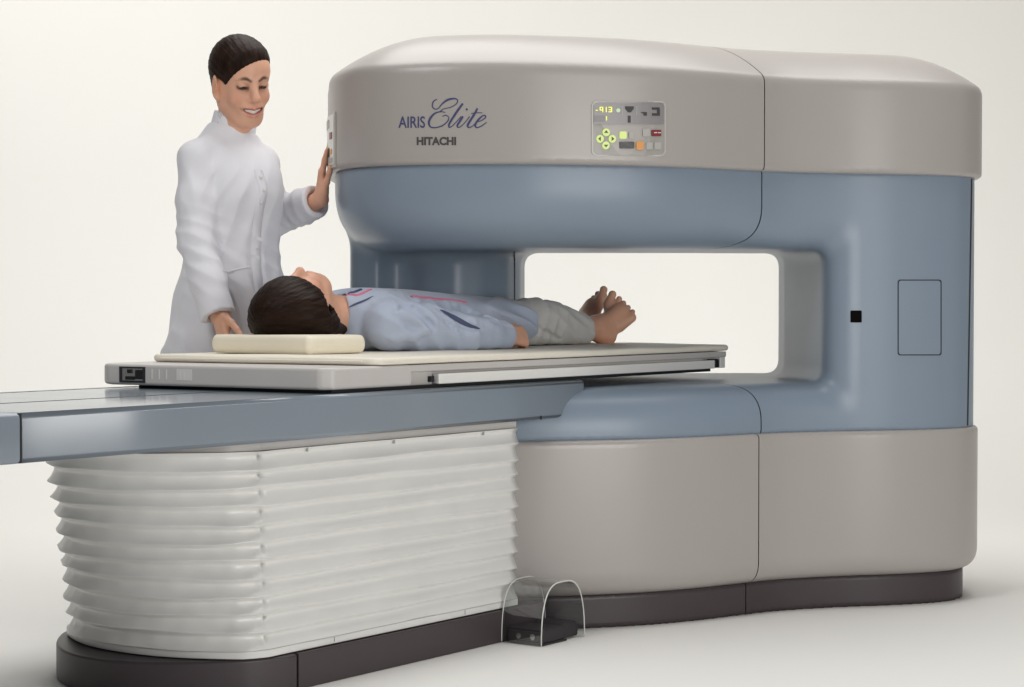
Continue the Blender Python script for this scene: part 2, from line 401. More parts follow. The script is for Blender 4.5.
# ------------------------------------------------------------------ MRI gantry
OUT = [(-.562, 6.14), (-.535, 5.93), (-.47, 5.78), (-.36, 5.68), (-.2, 5.625), (-.03, 5.612), (.137, 5.635), (.366, 5.70), (.548, 5.79), (.70, 5.895), (.80, 5.965),
       (.90, 6.01), (1.02, 6.05), (1.18, 6.088), (1.325, 6.14), (1.425, 6.21), (1.486, 6.34), (1.485, 6.6), (1.37, 6.86), (1.0, 7.0), (.4, 7.03), (-.1, 7.02), (-.42, 6.93), (-.58, 6.68), (-.585, 6.4)]
poly = np.array(catmull(OUT, 24, True))
def poly_sdf(P, poly):
    a = poly; b = np.roll(poly, -1, 0); d = np.full(len(P), 1e9); ins = np.zeros(len(P), bool)
    for p, q in zip(a, b):
        e = q - p; w = P - p; t = np.clip((w @ e) / (e @ e), 0, 1); v = w - t[:, None] * e; d = np.minimum(d, (v * v).sum(1))
        c = (p[1] <= P[:, 1]) != (q[1] <= P[:, 1])
        if c.any():
            xs = p[0] + (P[:, 1] - p[1]) * e[0] / (e[1] if abs(e[1]) > 1e-12 else 1e-12); ins ^= c & (P[:, 0] < xs)
    return np.where(ins, -1, 1) * np.sqrt(d)
G0 = np.array([-1.1, 5.1]); GS = .012; GN = (262, 208)
_g = np.stack(np.meshgrid(G0[0] + GS * np.arange(GN[0]), G0[1] + GS * np.arange(GN[1]), indexing='ij'), -1).reshape(-1, 2)
D2G = poly_sdf(_g, poly).reshape(GN)
# light blur keeps the outline's curvature continuous
for _ in range(3):
    Pd = np.pad(D2G, 1, mode='edge'); D2G = (Pd[:-2, 1:-1] + Pd[2:, 1:-1] + Pd[1:-1, :-2] + Pd[1:-1, 2:] + 4 * Pd[1:-1, 1:-1]) / 8
def d2(X, Y):
    gx = np.clip((X - G0[0]) / GS, 1, GN[0] - 3.001); gy = np.clip((Y - G0[1]) / GS, 1, GN[1] - 3.001)
    ix = gx.astype(int); iy = gy.astype(int); fx = gx - ix; fy = gy - iy
    def w(t): return ((1 - t) ** 3 / 6, (3 * t ** 3 - 6 * t ** 2 + 4) / 6, (-3 * t ** 3 + 3 * t ** 2 + 3 * t + 1) / 6, t ** 3 / 6)
    wx, wy = w(fx), w(fy); r = 0
    for a in range(4):
        for b in range(4): r = r + wx[a] * wy[b] * D2G[ix + a - 1, iy + b - 1]
    return r
ZSEAM, ZLIP, ZTOP, ZLOW, ZGB = 1.323, 1.607, 1.722, .543, .094
def cover_fn(D, X, Y, Z):
    t = np.clip(-D / .33, 0, 1); zt = ZLIP - .006 + (ZTOP - ZLIP + .006) * (1 - (1 - t) ** 2.1)
    d = smax(D, (Z - zt) * .78, .016); return smax(d, ZSEAM - Z, .016)
PR = np.array([(1.01, 5.6), (.90, 6.62), (.905, 6.78), (.96, 7.25), (2.2, 7.25), (2.2, 5.6)])
PL = np.array([(-.562, 6.36), (-.425, 6.365), (-.385, 6.435), (-.33, 6.44), (-.27, 6.405), (-.18, 6.40), (-.09, 6.445), (-.015, 6.53), (.028, 6.65), (.043, 6.80), (.045, 7.3), (-2., 7.4), (-.62, 6.9)])
def post_grid(poly, r):
    D = poly_sdf(_g, poly).reshape(GN)
    for _ in range(r):
        Pd = np.pad(D, 1, mode='edge'); D = (Pd[:-2, 1:-1] + Pd[2:, 1:-1] + Pd[1:-1, :-2] + Pd[1:-1, 2:] + 4 * Pd[1:-1, 1:-1]) / 8
    return D
W2G = -np.minimum(post_grid(PR, 4), post_grid(PL, 5))
def g2(Gd, X, Y):
    gx = np.clip((X - G0[0]) / GS, 1, GN[0] - 3.001); gy = np.clip((Y - G0[1]) / GS, 1, GN[1] - 3.001)
    ix = gx.astype(int); iy = gy.astype(int); fx = gx - ix; fy = gy - iy
    def w(t): return ((1 - t) ** 3 / 6, (3 * t ** 3 - 6 * t ** 2 + 4) / 6, (-3 * t ** 3 + 3 * t ** 2 + 3 * t + 1) / 6, t ** 3 / 6)
    wx, wy = w(fx), w(fy); r = 0
    for a in range(4):
        for b in range(4): r = r + wx[a] * wy[b] * Gd[ix + a - 1, iy + b - 1]
    return r
def blue_fn(D, X, Y, Z):
    B = smax(D + .022, np.abs(Z - .934) - .395, .004)
    ztop = 1.090 + .010 * np.clip((Y - 5.6) / 1.3, 0, 1.2); zb = .688
    zc = (ztop + zb) / 2; hz = (ztop - zb) / 2
    O = smax(g2(W2G, X, Y), np.abs(Z - zc) - hz, .05)
    tx = np.clip((X - .55) / .3, 0, 1); tx = tx * tx * (3 - 2 * tx); k = .19 - .085 * tx; k = np.where(Z < zc, .125 - .02 * tx, k) * 1.0
    return smax(B, -O, k)
def grey_fn(D, X, Y, Z):
    return smax(smax(D + .008, Z - ZLOW, .014), ZGB - Z, .07)
def base_fn(D, X, Y, Z):
    return smax(smax(D + .052, Z - ZGB - .004, .006), .0 - Z, .004)
def ext_fn(f): return lambda P: f(d2(P[:, 0], P[:, 1]), P[:, 0], P[:, 1], P[:, 2])
def ext_mesh(f, z0, z1, h):
    lo = np.array([-.72, 5.5, z0 - 2 * h]); hi = np.array([1.62, 7.12, z1 + 2 * h]); n = np.ceil((hi - lo) / h).astype(int) + 1
    x, y, z = [lo[i] + h * np.arange(n[i]) for i in range(3)]; XX, YY = np.meshgrid(x, y, indexing='ij')
    D = d2(XX, YY)[:, :, None]; XX = XX[:, :, None]; YY = YY[:, :, None]
    G = f(D, np.broadcast_to(XX, D.shape), np.broadcast_to(YY, D.shape), z[None, None, :])
    V, F = nets(np.ascontiguousarray(G).astype(np.float32), lo, h)
    return project(ext_fn(f), V, 2, h), F
def sliced(name, V, F, m, parent, p, nrm, gap=.0035, xcut=None):
    """cut a shell along a vertical plane: returns the two sides"""
    p = Vector(p); nv = Vector(nrm).normalized(); res = []
    off = wloc(parent)
    for sgn in (1, -1):
        o = obj(name, V, F, m, parent); bm = bmesh.new(); bm.from_mesh(o.data)
        pc = p - Vector(off) + nv * (sgn * gap / 2)
        bmesh.ops.bisect_plane(bm, geom=bm.verts[:] + bm.edges[:] + bm.faces[:], plane_co=pc, plane_no=nv * sgn, clear_inner=True)
        if xcut is not None:
            cx = Vector((xcut - off[0], 0, 0)); ge = lambda b: b.verts[:] + b.edges[:] + b.faces[:]
            if sgn == 1: bmesh.ops.bisect_plane(bm, geom=ge(bm), plane_co=cx, plane_no=(1, 0, 0), clear_inner=True)
            else:
                b2 = bmesh.new(); b2.from_mesh(o.data); bmesh.ops.bisect_plane(b2, geom=ge(b2), plane_co=p - Vector(off) - nv * (gap / 2), plane_no=nv, clear_inner=True)
                bmesh.ops.bisect_plane(b2, geom=ge(b2), plane_co=cx, plane_no=(1, 0, 0), clear_outer=True); tmp = bpy.data.meshes.new('tmp'); b2.to_mesh(tmp); b2.free(); bm.from_mesh(tmp); bpy.data.meshes.remove(tmp)
                bmesh.ops.remove_doubles(bm, verts=bm.verts, dist=.0002)
        bm.to_mesh(o.data); bm.free(); o.data.polygons.foreach_set('use_smooth', [True] * len(o.data.polygons)); res.append(o)
    return res
mri = thing('mri_scanner', 'large open MRI scanner with grey covers and blue posts on a dark plinth', 'MRI scanner', (.45, 6.3, 0))
SP = (.731, 5.95, 0); SN2 = (.50, .866, 0); SN = (.80, .60, 0)   # seam plane between magnet and column (normal points to the column)
V, F = ext_mesh(cover_fn, ZSEAM, ZTOP, .011)
column_cover, magnet_cover = sliced('top_cover', V, F, M['grey'], mri, SP, SN)
column_cover.name = 'column_cover'; magnet_cover.name = 'magnet_cover'
V, F = ext_mesh(blue_fn, .539, 1.329, .011)
column_shell, magnet_shell = sliced('magnet_shell', V, F, M['blue'], mri, (SP[0] - .004, SP[1] + .012, 0), SN2, xcut=.30)
column_shell.name = 'support_post'
V, F = ext_mesh(grey_fn, ZGB, ZLOW, .011)
column_skirt, magnet_skirt = sliced('lower_cover', V, F, M['grey'], mri, (SP[0] - .014, SP[1], 0), SN); column_skirt.name = 'column_skirt'; magnet_skirt.name = 'magnet_skirt'
V, F = ext_mesh(base_fn, 0, ZGB, .011)
a_, b_ = sliced('plinth', V, F, M['base'], mri, (.705, 5.95, 0), SN); 
cover_s, blue_s, grey_s = ext_fn(cover_fn), ext_fn(blue_fn), ext_fn(grey_fn)
# rear-left post joint and small hatch on it
mb = MB(); pts = [(514.5, y) for y in np.linspace(252, 318, 14)]; P, N = laid(blue_s, pts, .0004); 
mb.tube(list(P), .0022, 6); mb.build('post_joint', M['dark'], mri)
# edge joint of the blue post at its right side, access hatch and sensor window
mb = MB(); pts = [(971.6 - 4.2 * (y - 179) / 252, y) for y in np.linspace(179, 432, 40)]; stroke(mb, blue_s, pts, [1.3] * 40, .0008, 1); mb.build('edge_joint', M['dark'], mri)
hatch = MB(); patch(hatch, blue_s, 898, 280, 941, 355, 12, 18, .0006); hb = hatch.build('access_hatch', M['blue'], mri, True)
mb = MB(); ring_decal(mb, blue_s, dens(rrect(897.6, 279.6, 941.4, 355.4, 2.5), 3.), dens(rrect(897.6, 279.6, 941.4, 355.4, 2.5), 3.) if 0 else [(919.5 + (x - 919.5) * .955, 317.5 + (y - 317.5) * .974) for x, y in dens(rrect(897.6, 279.6, 941.4, 355.4, 2.5), 3.)], .0012, .001); mb.build('hatch_joint', M['dark'], hb)
mb = MB(); decal(mb, blue_s, rrect(850.5, 310.5, 861.5, 322.5, .8), .002, .002); mb.build('sensor_window', M['sensor'], mri)
# lettering
Z8 = 120 / 1024.
def zp(pts): return [(385 + x * Z8, 85 + y * Z8) for x, y in pts]
mb = MB(); text_laid(mb, cover_s, 'AIRIS', 398.6, 116.3, 425.2, 128.0, bold=.012); mb.build('model_lettering', M['print_blue'], mri)
mb = MB(); wK = 8.533
for pts, ws in [
    ([(445, 122), (415, 140), (405, 180), (425, 205), (455, 200), (485, 165), (530, 130), (580, 117), (618, 125), (610, 160), (560, 190), (500, 205), (470, 228)], [7, 8, 10, 9, 7, 9, 16, 14, 9, 7, 6, 6, 8]),
    ([(515, 235), (480, 228), (430, 240), (390, 280), (375, 325), (390, 358), (430, 364), (485, 350), (530, 315), (545, 280), (520, 258), (490, 268)], [6, 8, 12, 17, 17, 12, 10, 9, 8, 8, 7, 6]),
    ([(665, 158), (630, 205), (590, 265), (550, 330), (548, 360), (572, 352), (612, 312), (650, 268)], [14, 17, 17, 15, 11, 7, 6, 6]),
    ([(666, 268), (640, 310), (618, 345), (624, 362), (650, 352), (690, 312), (722, 268)], [15, 16, 14, 10, 7, 6, 6]),
    ([(690, 210), (697, 208), (704, 214)], [14, 16, 14]),
    ([(790, 200), (755, 262), (715, 325), (705, 352), (718, 363), (748, 350), (780, 320)], [14, 17, 17, 15, 10, 7, 6]),
    ([(735, 245), (780, 238), (830, 238)], [5, 7, 4]),
    ([(775, 318), (820, 305), (855, 280), (856, 262), (832, 264), (795, 300), (770, 340), (782, 363), (820, 352), (868, 318)], [6, 7, 10, 11, 10, 15, 16, 11, 8, 5])]:
    stroke(mb, cover_s, zp(pts), [max(w * 1.05 / wK, .75) for w in ws], .0013, 7)
mb.build('script_lettering', M['print_blue'], mri)
mb = MB(); text_laid(mb, cover_s, 'HITACHI', 416.8, 136.9, 456.2, 145.3, bold=.045); mb.build('maker_lettering', M['print_grey'], mri)
# control panel, right flank
def qp(x, y): return (580 + x * 100 / 916., 90 + y * 75 / 687.)
def qr(x0, y0, x1, y1, r=4): a = qp(x0, y0); b = qp(x1, y1); return rrect(a[0], a[1], b[0], b[1], r * .11)
cp = MB(); decal(cp, cover_s, qr(112, 108, 775, 600, 45), .0015, .002); cp = cp.build('control_panel', M['panel'], mri, label='control panel with coloured keys on the right flank')
def key(name, m, *shapes, off=.0040, parent=None):
    b = MB()
    for sh in shapes: decal(b, cover_s, sh, off, .002)
    return b.build(name, m, parent or cp)
b = MB(); ring_decal(b, cover_s, qr(104, 100, 783, 608, 50), qr(118, 114, 769, 594, 42), .0028, .002); b.build('panel_rim', M['panel_rim'], cp)
_a, _b = qp(124, 122), qp(762, 312); _d = MB(); patch(_d, cover_s, _a[0], _a[1], _b[0], _b[1], 10, 4, .0030); _d.build('display', M['panel_dark'], cp)
key('display', M['dark_grey_film'], qr(126, 234, 226, 292, 5), off=.0036)
b = MB()
def seg(x0, y0, x1, y1): decal(b, cover_s, qr(x0, y0, x1, y1, 3), .0044, .001)
seg(140, 183, 160, 191)                                              # -
for x0 in (176,): seg(x0, 158, x0 + 9, 182); seg(x0 + 24, 155, x0 + 33, 205); seg(x0, 155, x0 + 32, 163); seg(x0, 180, x0 + 32, 188)
for x0 in (232,): seg(x0, 155, x0 + 9, 205)
seg(256, 155, 290, 163); seg(281, 155, 290, 205); seg(260, 178, 290, 186); seg(256, 197, 290, 205)
seg(234, 240, 243, 280); b.build('digits', M['lamp_yellow'], cp)
key('indicator_lamp', M['lamp_green'], circ(*qp(346, 188), 2.0))
key('pictogram', M['dark_grey'], [qp(408, 150), qp(488, 150), qp(488, 172), qp(462, 206), qp(436, 206), qp(408, 172)], qr(434, 236, 460, 300, 2))
key('pictogram', M['dark_grey'], [qp(556, 203), qp(608, 203), qp(608, 236), qp(578, 236), qp(576, 216), qp(556, 210)])
key('pictogram', M['dark_grey'], qr(654, 160, 724, 182, 2), qr(700, 180, 726, 236, 2), qr(654, 214, 724, 237, 2))
key('divider', M['key_grey'], qr(380, 150, 386, 230, 2)); key('divider', M['key_grey'], qr(512, 150, 518, 230, 2))
for (x, y, g) in ((236, 388, 0), (180, 448, 1), (292, 448, 2), (234, 508, 3)):
    k_ = key('arrow_key', M['key_lime'], circ(*qp(x, y), 3.7, 3.9)); a, s_ = [(0, 1)], 1
    tri = {0: [(-20, 6), (0, -18), (20, 6)], 3: [(-20, -6), (20, -6), (0, 18)], 1: [(6, -20), (6, 20), (-18, 0)], 2: [(-6, -20), (18, 0), (-6, 20)]}[g]
    key('arrow_mark', M['key_green'], [qp(x + a, y + b_) for a, b_ in tri], off=.0052, parent=k_)
key('push_key', M['key_lime'], qr(358, 380, 424, 448, 14))
for r in ((446, 384, 486, 444), (570, 356, 634, 426), (602, 480, 660, 544), (676, 480, 738, 544)): key('push_key', M['key_grey'], qr(*r, 8))
key('push_key', M['key_red'], qr(652, 366, 738, 424, 6)); key('key_mark', M['pale_mark'], qr(672, 388, 700, 396, 2), qr(708, 388, 734, 396, 2), off=.0052)
key('display', M['black'], qr(362, 474, 494, 536, 3)); key('push_key', M['key_orange'], qr(512, 472, 578, 548, 12))
# control panel on the left flank (seen almost edge on): laid by arc length along the cover
cum = np.cumsum(np.r_[0, np.linalg.norm(np.diff(np.r_[poly, poly[:1]], axis=0), axis=1)])
def on_arc(s, z, off):
    s = s % cum[-1]; i = min(np.searchsorted(cum, s, side='right') - 1, len(poly) - 1); t = (s - cum[i]) / (cum[i + 1] - cum[i])
    q = poly[i] + t * (poly[(i + 1) % len(poly)] - poly[i]); P = np.array([[q[0], q[1], z]]); P = project(cover_s, P, 4); return (P + normals(cover_s, P) * off)[0]
S0 = .045
def arc_decal(mb, s0, s1, z0, z1, off, th=.002):
    ss = np.linspace(s0, s1, 9); A = [on_arc(s, z0, off) for s in ss]; B = [on_arc(s, z1, off) for s in ss]; C = [on_arc(s, z0, -.001) for s in ss]; D_ = [on_arc(s, z1, -.001) for s in ss]
    m = 9; V = A + B + C + D_; F = [(i, i + 1, m + i + 1, m + i) for i in range(m - 1)] + [(i + 1, i, 2 * m + i, 2 * m + i + 1) for i in range(m - 1)] + [(m + i, m + i + 1, 3 * m + i + 1, 3 * m + i) for i in range(m - 1)]
    F += [(0, m, 3 * m, 2 * m), (m - 1, 2 * m - 1 + 0, 4 * m - 1, 3 * m - 1)]; mb.add(V, F); return mb
pl_ = arc_decal(MB(), S0, S0 + .235, 1.332, 1.492, .003).build('control_panel', M['panel_rim'], mri, label='control panel on the left flank, seen edge on')
arc_decal(MB(), S0 + .02, S0 + .222, 1.340, 1.486, .005).build('panel_film', M['panel_white'], pl_)
for nm, m, s0, s1, z0, z1 in (('push_key', 'key_red', .17, .205, 1.415, 1.435), ('display', 'black', .125, .165, 1.365, 1.39), ('arrow_key', 'lamp_green', .06, .12, 1.37, 1.41), ('display', 'key_grey', .05, .16, 1.45, 1.475), ('push_key', 'key_grey', .17, .21, 1.345, 1.36), ('push_key', 'key_orange', .18, .205, 1.37, 1.385)):
    arc_decal(MB(), S0 + s0, S0 + s1, z0, z1, .0065).build(nm, M[m], pl_)

# ------------------------------------------------------------------ patient table
table = thing('patient_table', 'long blue patient table on a white bellows pedestal, its sliding top under the mat', 'examination table', T(3.9, 0, 0))
def rsec(y0, y1, z0, z1, r, n=5): return rrect(y0, z0, y1, z1, r, n)
# fixed rail
MB().prism(rsec(-.38, .38, .607, .712, .012), 2.712, 4.76, lambda a, b, t: T(t, a, b)).build('rail', M['rail'], table, True)
rail = table.children[-1] if table.children else None
for o in table.children:
    m = o.modifiers.new('wn', 'WEIGHTED_NORMAL'); rail = o
ec = []
for k in range(9): pass
def endcap():
    mb = MB(); U = [2.705, 2.66, 2.63, 2.605, 2.59, 2.58, 2.576]; ins = [0, 0, .004, .016, .034, .058, .09]; n = 24; V = []; F = []
    for u, i in zip(U, ins):
        for a, b in rsec(-.38 + i, .38 - i, .607 + i * .25, .712 - i * .25, .012): V.append(T(u, a, b))
    n = len(V) // len(U)
    for j in range(len(U) - 1):
        for k in range(n): F.append((j * n + k, j * n + (k + 1) % n, (j + 1) * n + (k + 1) % n, (j + 1) * n + k))
    F.append(tuple(range((len(U) - 1) * n, len(U) * n))); mb.add(V, F); return mb
endcap().build('end_cap', M['rail'], table, True)
for w in (.058, -.335):
    MB().box(2.6, 4.3, w - .004, w + .004, .7105, .7126).build('rail_groove', M['dark'], rail)
MB().box(2.704, 2.7125, -.377, .377, .609, .7105).build('cap_joint', M['dark'], rail)
# joint tab where rail meets the magnet, and the docking block below
MB().box(4.655, 4.95, -.386, .386, .545, .612).build('docking_block', M['blue'], table, bev=.006)
MB().box(4.545, 4.551, .3795, .3812, .607, .618).build('rail_notch', M['dark'], rail)
# bellows pedestal
def dplan(t, bot):
    """closed outline of the pedestal: t in 0..1 -> (u, w); round-nosed toward the free end"""
    hw = .345; uc = 3.43 if not bot else 3.455; bul = .10 if not bot else .16
    pts = []
    # far side from the magnet to the nose
    ang = np.linspace(-math.pi / 2, math.pi / 2, 60)
    return pts
def plan(hw, u_corner, bulge, u_back, rc, n_end=56, n_side=40):
    """near side -> nose -> far side, ordered around"""
    pts = []
    for u in np.linspace(u_back, u_corner + rc, n_side): pts.append((u, hw))
    # corner blend into the bulging nose
    ws = np.cos(np.linspace(0, math.pi, n_end))
    for q in ws[1:-1]:
        e = abs(q); side = (1 - e ** 2.2); cr = 0
        u = u_corner - bulge * side + rc * max(0, (e - (1 - rc / hw)) / (rc / hw)) ** 2
        pts.append((u, hw * q))
    for u in np.linspace(u_corner + rc, u_back, n_side): pts.append((u, -hw))
    return np.array(pts)
NP = 11; zb0, zb1 = .1105, .5855; rows = NP * 14; V = []; F = []
for j in range(rows + 1):
    t = j / rows; ph = t * NP; z = zb0 + (zb1 - zb0) * t
    hw = .332 + .006 * t; pl = plan(hw, 3.452 - .025 * t, .125 + .105 * t, 4.492, .035); pl[:, 1] = np.where(pl[:, 1] < 0, pl[:, 1] * .97, pl[:, 1])
    tan = np.gradient(pl, axis=0); nr = np.stack([-tan[:, 1], tan[:, 0]], 1); nr /= np.linalg.norm(nr, axis=1)[:, None]
    if nr[10] @ np.array([0, 1]) < 0: nr = -nr
    n = len(pl); s = np.arange(n) / n * 40; fr = ph - math.floor(ph); i0 = math.floor(ph)
    def ridge(i): return 1 + .22 * np.sin(s * .9 + i * 2.1) + .12 * np.sin(s * 2.3 + i * 1.1)
    def lift(i): return (.0030 * np.sin(s * .33 + i * 1.9) + .0014 * np.sin(s * 1.3 + i * 2.7)) * (0 < i < NP)
    # soft roll above each valley, sharp ridge: one pleat from ridge to ridge
    v = .74; prof = (abs(fr - v) / (v if fr < v else 1 - v)); prof = prof ** (1.5 if fr < v else 1.15)
    am = ridge(i0) * (1 - fr) + ridge(i0 + 1) * fr; dz = lift(i0) * (1 - fr) + lift(i0 + 1) * fr
    nose = 1 / (1 + np.exp((pl[:, 0] - 3.46) * 60)); A = .0145 + .006 * nose
    corner = np.exp(-((pl[:, 0] - 3.45) / .018) ** 2) * (pl[:, 1] > 0)
    off = A * am * (prof - .45) + corner * .006 * np.sin(2 * math.pi * ph + 1.) + .0012 * np.sin(s * 5.3 + 2.1 * i0) * math.sin(math.pi * fr)
    ends = min(1, 8 * t, 8 * (1 - t))
    for (u, w), nn, o_, q in zip(pl, nr, off, dz): V.append(T(u + nn[0] * o_, w + nn[1] * o_, z + q * ends))
for j in range(rows):
    for k in range(n): F.append((j * n + k, j * n + (k + 1) % n, (j + 1) * n + (k + 1) % n, (j + 1) * n + k))
bel = obj('bellows', V, np.array(F), M['vinyl'], table)
def planprism(name, hw, uc, bul, ub, rc, z0, z1, m, bev, parent=table, cutu=None, label=None):
    pl = plan(hw, uc, bul, ub, rc, 72, 3)
    pl = [tuple(p) for p in pl]
    mb = MB(); mb.prism(pl[::-1], z0, z1, lambda a, b, t: T(a, b, t)); o = mb.build(name, m, parent, bev=bev); return o
planprism('bellows_collar', .334, 3.43, .225, 4.495, .035, .585, .6065, M['plate'], .002)
planprism('bellows_flange', .340, 3.452, .128, 4.495, .035, .0905, .109, M['vinyl'], .003)
planprism('bellows_gasket', .3385, 3.452, .127, 4.495, .035, .1085, .1112, M['key_grey'], 0)
for u in (3.72, 4.25): 
    MB().box(u, u + .0025, .3395, .3412, .0955, .107).build('flange_notch', M['key_grey'], bel)
for u in (3.62, 3.95, 4.33): MB().box(u, u + .003, .338, .3445, .574, .586).build('collar_notch', M['key_grey'], bel)
# dark pedestal base in two pieces
pl = plan(.352, 3.50, .255, 3.575, .045, 72, 3); pl[:, 1] = np.where(pl[:, 1] < 0, pl[:, 1] * 1.10, pl[:, 1]); MB().prism([tuple(p) for p in pl][::-1], .0, .088, lambda a, b, t: T(a, b, t)).build('pedestal_base', M['base'], table, bev=.007)
MB().box(3.579, 4.62, -.352, .352, .0, .088).build('pedestal_base', M['base'], table, bev=.003)
# sliding top
st = MB(); outl = [(4.005, .36), (3.70, .36), (3.672, .335), (3.635, -.02), (3.592, -.325), (3.615, -.372), (3.66, -.38), (4.005, -.38)]
st.prism(outl[::-1], .721, .7755, lambda a, b, t: T(a, b, t)); st = st.build('sliding_top', M['plate'], table, bev=.009, seg=4)
MB().box(4.0, 5.612, -.355, .357, .7565, .7745).build('top_plate', M['plate'], st, bev=.003)
MB().box(4.007, 5.58, -.33, .335, .721, .7565).build('top_core', M['plate'], st)
MB().box(4.115, 5.535, .338, .36, .7215, .7485).build('side_rail', M['bright'], st, bev=.003)
MB().box(4.115, 5.535, -.36, -.338, .7215, .7485).build('side_rail', M['bright'], st, bev=.003)
MB().box(4.098, 4.113, .335, .346, .727, .742).build('rail_stop', M['dark'], st)
MB().box(5.575, 5.607, -.345, .356, .722, .7565).build('foot_end', M['bright'], st, bev=.003)
MB().box(5.545, 5.570, .337, .355, .724, .7505).build('rail_stop', M['black'], st, bev=.002); MB().box(5.49, 5.552, .3572, .3588, .7485, .7525).build('rail_stop', M['black'], st)
MB().box(3.70, 5.52, -.33, .352, .7125, .7208).build('slide_gap', M['black'], st)
# head end connector socket
def headface(w): 
    pts = outl[2:5]; 
    for (u0, w0), (u1, w1) in zip(pts, pts[1:]):
        if w1 <= w <= w0: return u0 + (u1 - u0) * (w0 - w) / (w0 - w1)
    return pts[-1][0]
def facebox(w0, w1, z0, z1, d0, d1): 
    mb = MB(); a, b = headface(w0), headface(w1)
    return mb.prism([(a - d1, w0), (a - d0, w0), (b - d0, w1), (b - d1, w1)], z0, z1, lambda p, q, t: T(p, q, t))
so = facebox(-.292, -.208, .7275, .769, -.002, .0015).build('connector_socket', M['dark'], st)
facebox(-.280, -.215, .733, .7645, .001, .003).build('connector_plate', M['steel'], so)
for w0, w1, z0, z1 in ((-.262, -.248, .752, .762), (-.268, -.240, .735, .744), (-.236, -.214, .737, .761)): facebox(w0, w1, z0, z1, .003, .006).build('connector_pin', M['black'], so)
for k, w in enumerate((-.188, -.165, -.142, -.10, -.088)):
    facebox(w, w + (.003 if k < 3 else .005), .738, .764 if k < 3 else .758, .0, .0012).build('embossed_mark', M['white'], st)
facebox(-.108, -.06, .7365, .7655, .0, .0008).build('data_plate', M['white'], st)

# ------------------------------------------------------------------ mat and pillow
def slab(u0, u1, w0, w1, z0, z1, r, rv, seed, sk=0, amp=.0015):
    """soft slab: rounded plan and edges with slight ripple"""
    out = rrect(u0, w0, u1, w1, r, 10); dense = []
    for i in range(len(out)):
        p, q = np.array(out[i]), np.array(out[(i + 1) % len(out)]); m = max(1, int(np.linalg.norm(q - p) / .02))
        for k in range(m): dense.append(p + (q - p) * k / m)
    D = np.array(dense); D[:, 0] -= sk * np.clip((w1 - D[:, 1]) / (w1 - w0), 0, 1) * np.clip((u1 - D[:, 0]) / (u1 - u0), 0, 1); n = len(D); c = D.mean(0); V = []; F = []; lv = []
    ta = np.gradient(D, axis=0); nr = np.stack([ta[:, 1], -ta[:, 0]], 1); nr /= np.linalg.norm(nr, axis=1)[:, None]
    for a in np.linspace(-90, 90, 9): lv.append((rv * (math.cos(math.radians(a)) - 1), (z0 + z1) / 2 + (z1 - z0) / 2 * math.sin(math.radians(a))))
    for o_, z in lv:
        q = D + nr * o_; rip = amp * (wob(np.c_[q, np.full(n, seed)], 14., seed)); V += [T(a, b, z + r_ * (1 if z > z0 + .003 else 0)) for (a, b), r_ in zip(q, rip)]
    for j in range(len(lv) - 1):
        for k in range(n): F.append((j * n + k, j * n + (k + 1) % n, (j + 1) * n + (k + 1) % n, (j + 1) * n + k))
    # inner rings of the top so that it can ripple
    base = (len(lv) - 1) * n; last = base
    for s_ in (.93, .8, .6, .35, .12):
        q = c + (D + nr * (-rv) - c) * s_; rip = amp * 1.3 * wob(np.c_[q, np.full(n, seed)], 11., seed); st_ = len(V); V += [T(a, b, z1 + r_) for (a, b), r_ in zip(q, rip)]
        for k in range(n): F.append((last + k, last + (k + 1) % n, st_ + (k + 1) % n, st_ + k))
        last = st_
    F.append(tuple(range(last, last + n))); F.append(tuple(range(n))[::-1])
    mb = MB(); mb.add(V, F); return mb
mt = slab(3.865, 5.64, -.345, .36, .7765, .797, .03, .010, 1.3, sk=.115, amp=.0022).build('table_mat', M['mat_cream'], None, True)
mt['label'] = 'thin cream mat along the top of the table under the patient'; mt['category'] = 'mat'
MB().tube([T(3.858 - .115 * (.36 - w) / .705, w, .787) for w in np.linspace(-.30, .32, 20)], .002, 6).build('seam', M['mat_cream'], mt)
pw = slab(3.895, 4.13, -.262, .102, .7985, .848, .018, .014, 2.6, amp=.0018).build('head_pillow', M['cream'], None, True)
pw['label'] = 'flat cream block pillow under the patient\'s head'; pw['category'] = 'pillow'

# ------------------------------------------------------------------ foot pedals and guard
fp = thing('foot_pedal', 'black foot pedal with two silver buttons under a clear arched guard on the floor', 'foot pedal', T(4.5, .42, 0))
MB().box(4.412, 4.530, .358, .482, .0, .006).add(*(lambda b: (b.V, b.F))(MB().box(4.418, 4.512, .360, .478, .006, .043))).build('pedal', M['pedal'], fp, bev=.004)
p2 = MB(); prof = [(4.516, .004), (4.600, .004), (4.606, .032), (4.592, .047), (4.545, .048), (4.510, .034)]
p2.prism(prof[::-1], .372, .470, lambda a, b, t: T(a, t, b)).build('pedal', M['pedal'], fp, bev=.005)
for w in (.400, .447):
    MB().tube([T(4.417, w, .022), T(4.4135, w, .022)], .0085, 16).build('pedal_button', M['steel'], fp)
MB().box(4.4160, 4.4180, .366, .474, .009, .036).build('face_plate', M['base'], fp)
arch = []; hu = .104; hh = .168; u0 = 4.505
for k in range(25):
    a = math.pi * k / 24; x = -math.cos(a); y = math.sin(a); arch.append((u0 + hu * math.copysign(abs(x) ** .62, x), hh * (abs(y) ** .8)))
V = []; F = []
for w in (.352, .486):
    for th in (0, .0035):
        for k, (u, z) in enumerate(arch):
            V.append(T(u0 + (u - u0) * (1 - th / hu), w, max(z * (1 - th / hh), .0015)))
n = len(arch)
